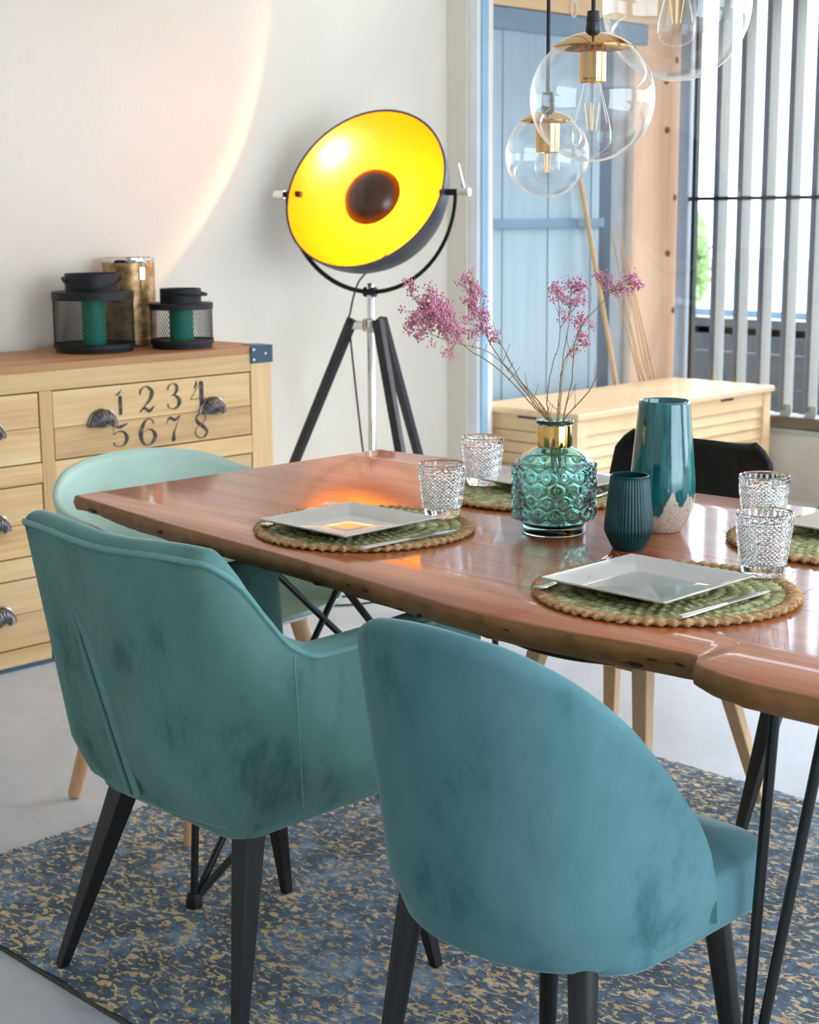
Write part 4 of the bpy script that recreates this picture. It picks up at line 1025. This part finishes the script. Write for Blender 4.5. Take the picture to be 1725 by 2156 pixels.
CLUST = [[(-1.927,1.943,1.150,0.0219,60), (-1.928,1.962,1.175,0.0202,55), (-1.939,1.947,1.208,0.0118,22), (-1.926,1.985,1.199,0.0119,22), (-1.902,1.972,1.167,0.0219,60), (-1.888,1.986,1.167,0.0185,40), (-1.903,1.948,1.135,0.0184,40), (-1.887,1.992,1.134,0.0236,55)],
 [(-1.964,2.121,1.212,0.0133,28), (-1.951,2.129,1.191,0.0159,32), (-1.946,2.111,1.163,0.0158,30), (-1.929,2.125,1.150,0.0194,45), (-1.926,2.108,1.126,0.0211,40), (-1.908,2.123,1.119,0.0105,16), (-1.956,2.134,1.179,0.0142,20)],
 [(-1.868,1.959,1.151,0.0183,40), (-1.857,1.977,1.124,0.0184,35), (-1.867,1.973,1.093,0.0075,12), (-1.882,1.933,1.158,0.0166,30)],
 [(-1.887,2.112,1.106,0.0052,5)],
 [(-1.813,2.240,1.201,0.0105,22), (-1.799,2.253,1.196,0.0123,30), (-1.808,2.222,1.167,0.0140,24), (-1.793,2.240,1.177,0.0087,14)],
 [(-1.704,2.210,1.213,0.0110,24), (-1.694,2.217,1.199,0.0093,20), (-1.672,2.230,1.220,0.0101,22), (-1.663,2.235,1.205,0.0093,22), (-1.680,2.217,1.199,0.0084,16), (-1.717,2.199,1.220,0.0042,5)],
 [(-1.826,2.281,1.136,0.0143,26), (-1.815,2.290,1.129,0.0089,14), (-1.816,2.269,1.108,0.0125,18), (-1.804,2.275,1.089,0.0107,14), (-1.817,2.247,1.084,0.0124,12)],
 [],
 [(-1.889,2.289,1.190,0.0127,28), (-1.882,2.293,1.178,0.0109,20), (-1.854,2.283,1.144,0.0108,12)]]
SLAB = ['dried stem with the fullest pink blossom head at far left', 'dried pink stem rising just right of the fullest head', 'low dried pink stem sweeping left over the tumbler', 'thin nearly bare dried stem on the left of the bunch',
        'upright dried stem with two pink tufts above the bottle', 'dried stem ending in the rightmost pink tufts', 'dried stem with loose pink tufts stepping up the middle', 'bare forked dried twig leaning right', 'dried stem with the leftmost tuft of the upright pair']
ico_v = [(0,0,1), (.89,0,.45), (.28,.85,.45), (-.72,.53,.45), (-.72,-.53,.45), (.28,-.85,.45), (.72,.53,-.45), (-.28,.85,-.45), (-.89,0,-.45), (-.28,-.85,-.45), (.72,-.53,-.45), (0,0,-1)]
ico_f = [(0,1,2), (0,2,3), (0,3,4), (0,4,5), (0,5,1), (1,6,2), (2,7,3), (3,8,4), (4,9,5), (5,10,1), (6,7,2), (7,8,3), (8,9,4), (9,10,5), (10,6,1), (11,7,6), (11,8,7), (11,9,8), (11,10,9), (11,6,10)]
rnd = random.Random(12)
BC = Vector((-1.778, 2.153, TZ))
for k, pts in enumerate(STEMS):
    base = Vector(pts[0]); t = thing('dried_flower_stem', SLAB[k], 'dried flower', (0, 0, 0), 0, 'dried flowers in the aqua bottle')
    foot = BC+Vector((rnd.uniform(-.025, .025), rnd.uniform(-.025, .025), .022))
    # keep the stem inside the neck
    neck = BC+Vector((0, 0, .2)); d = base-neck; d.z = 0
    if d.length > .016: d = d.normalized()*.016
    p0 = neck+d
    line = [foot, foot.lerp(p0, .6), p0]+[Vector(p) for p in pts[1:]]
    sm = catmull([tuple(p) for p in line], 4)
    sm = [Vector(p)+Vector((rnd.gauss(0, .0008), rnd.gauss(0, .0008), 0)) if i > 10 else Vector(p) for i, p in enumerate(sm)]
    n = len(sm); t.location = foot
    mb = MB(); mb.tube([p-foot for p in sm], [.0016-.0010*i/n for i in range(n)], 5)
    for i in range(10, n-2, 4):                                   # nodes and side twigs
        p = sm[i]-foot; mb.add([Vector(v)*.0021+p for v in ico_v], ico_f)
        if rnd.random() < .7:
            q = p+Vector((rnd.gauss(0, .012), rnd.gauss(0, .012), rnd.uniform(.012, .04))); mb.tube([p, p.lerp(q, .5)+Vector((0, 0, -.002)), q], [.0007, .0006, .0004], 4)
    fl = MB(); last = sm[int(n*.62):]
    for (cx, cy, cz, r_, cnt) in CLUST[k]:
        c = Vector((cx, cy, cz)); a = min(last, key=lambda p: (p-c+Vector((0, 0, .02))).length)
        mid = a.lerp(c, .6)+Vector((rnd.gauss(0, .003), rnd.gauss(0, .003), 0)); mb.tube([a-foot, mid-foot, c-foot], [.0009, .0007, .0005], 4)
        for q in range(max(4, cnt//3)):
            h = c+Vector((rnd.gauss(0, r_*.62), rnd.gauss(0, r_*.62), rnd.gauss(0, r_*.62)))
            mb.tube([mid-foot, h-foot], .0003, 3)
            for z in range(rnd.randint(8, 13)):
                b = h+Vector((rnd.gauss(0, .0042), rnd.gauss(0, .0042), rnd.gauss(0, .0042))); s = rnd.uniform(.0012, .0022)
                fl.add([Vector(v)*s+b-foot for v in ico_v], ico_f)
    mb.build('stalk', MSTEM, t, ang=180)
    if fl.v:
        o = fl.build('blossoms', MBLOS, t, ang=180); o['kind'] = 'stuff'

# ------------------------------------------------------------------ pendant lamps
MFIL = mat('filament', (1, .45, .12), 4, rough=.4)
fb = MFIL.node_tree.nodes['Principled BSDF']; fb.inputs['Emission Color'].default_value = (1, .42, .12, 1); fb.inputs['Emission Strength'].default_value = .8
def make_pendant(label, c, R, bulb):
    t = thing('pendant_lamp', label, 'lamp', c, 0, 'clear glass globe pendants over the table')
    a0 = .64
    MB().lathe([(R*sin(a0+(pi-a0)*i/60), R*cos(a0+(pi-a0)*i/60)) for i in range(61)], 96).build('globe', MGLOBE, t, ang=180)
    ri = R-.0022
    MB().lathe([(ri*sin(a0+(pi-a0)*i/60), ri*cos(a0+(pi-a0)*i/60)) for i in range(61)][::-1], 96).build('globe_inner_face', MGLOBEI, t, ang=180)
    MB().lathe([(0, R+.004)]+[((R+.0025)*sin(a0*i/16), (R+.0025)*cos(a0*i/16)) for i in range(2, 18)]+[((R-.001)*sin(a0*17/16), (R-.001)*cos(a0*17/16)), ((R-.001)*sin(a0*.9), (R-.001)*cos(a0*.9)), (0, R-.002)], 72).build('gold_cap', MGOLD, t, ang=50)
    zc = R*cos(a0); rs = .0215
    MB().lathe([(0, R-.01), (rs, R-.01), (rs, zc+.0)], 40).lathe([(rs, zc+.003), (rs+.0003, zc), (rs, zc-.055), (rs-.0015, zc-.056), (rs-.002, zc-.045), (0, zc-.044)], 48).build('socket', MGOLD, t, ang=50)
    MB().lathe([(.011, R+.001), (.0125, R+.004), (.0105, R+.018), (.0115, R+.0185), (.0095, R+.034), (.006, R+.0345), (0, R+.0345)], 24).build('cord_grip', MBLK, t, ang=40)
    MB().lathe([(.0034, R+.03), (.0034, CZ-c[2]-.03)], 12).build('cord', MCORD, t)
    MB().lathe([(0, CZ-c[2]-.032), (.045, CZ-c[2]-.03), (.05, CZ-c[2]-.0), (0, CZ-c[2]-.0)], 32).build('ceiling_rose', MBLK, t)
    zb = zc-.05
    if bulb == 'ST':
        prof = catmull([(.0125, 0), (.0135, -.006), (.0165, -.02), (.0225, -.045), (.0295, -.072), (.0318, -.088), (.029, -.104), (.019, -.114), (.006, -.1185), (.0005, -.1225)], 5)
        f0, f1, fr = -.038, -.080, .012
    else:
        prof = catmull([(.0125, 0), (.0135, -.006), (.0185, -.014), (.0222, -.028), (.0205, -.041), (.012, -.0495), (.0005, -.052)], 5)
        f0, f1, fr = -.008, -.040, .006
    b = MB().lathe([(r_, z) for r_, z in prof], 48).build('bulb', MBULB, t, (0, 0, zb), ang=180)
    MB().lathe([(0, .0), (.008, .0), (.006, f0*.8), (.0025, f0), (.0014, f1*.98), (.0, f1)], 16).build('bulb_stem', MBULB, b)
    for i in range(4):
        a = pi/2*i+.5; fx = fr
        MB().tube([(cos(a)*fx, sin(a)*fx, f0), (cos(a)*fx*.55, sin(a)*fx*.55, f1)], .0008, 6).build('filament', MFIL, b)
    return t
PA = make_pendant('middle clear glass globe pendant with teardrop bulb', (-1.611, 2.036, 1.51), .1, 'ST')
make_pendant('smallest and lowest clear glass globe pendant with round bulb', (-1.849, 2.210, 1.432), .075, 'G')
make_pendant('largest clear glass globe pendant cut by the top of the picture', (-1.614, 2.265, 1.673), .125, 'ST')
# lettering round the socket of the middle pendant
cu = bpy.data.curves.new('socket_text', 'FONT'); cu.body = 'MAX 40W  E27'; cu.size = .0068; cu.resolution_u = 2
to = bpy.data.objects.new('socket_text', cu); COL.objects.link(to); bpy.context.view_layer.update()
me = to.to_mesh(); vs = [tuple(v.co) for v in me.vertices]; fs = [tuple(p.vertices) for p in me.polygons]; to.to_mesh_clear(); bpy.data.objects.remove(to)
xm = sum(v[0] for v in vs)/len(vs); rs = .0220; ang0 = math.atan2(-2.036, 1.611); zt = .1*cos(.64)-.0535
tx = MB(); tx.add([(rs*cos(ang0+(v[0]-xm)*.72/rs), rs*sin(ang0+(v[0]-xm)*.72/rs), zt+v[1]) for v in vs], fs)
tx.build('socket_lettering', MBLK, [c_ for c_ in PA.children if c_.name.startswith('socket')][0], ang=180)
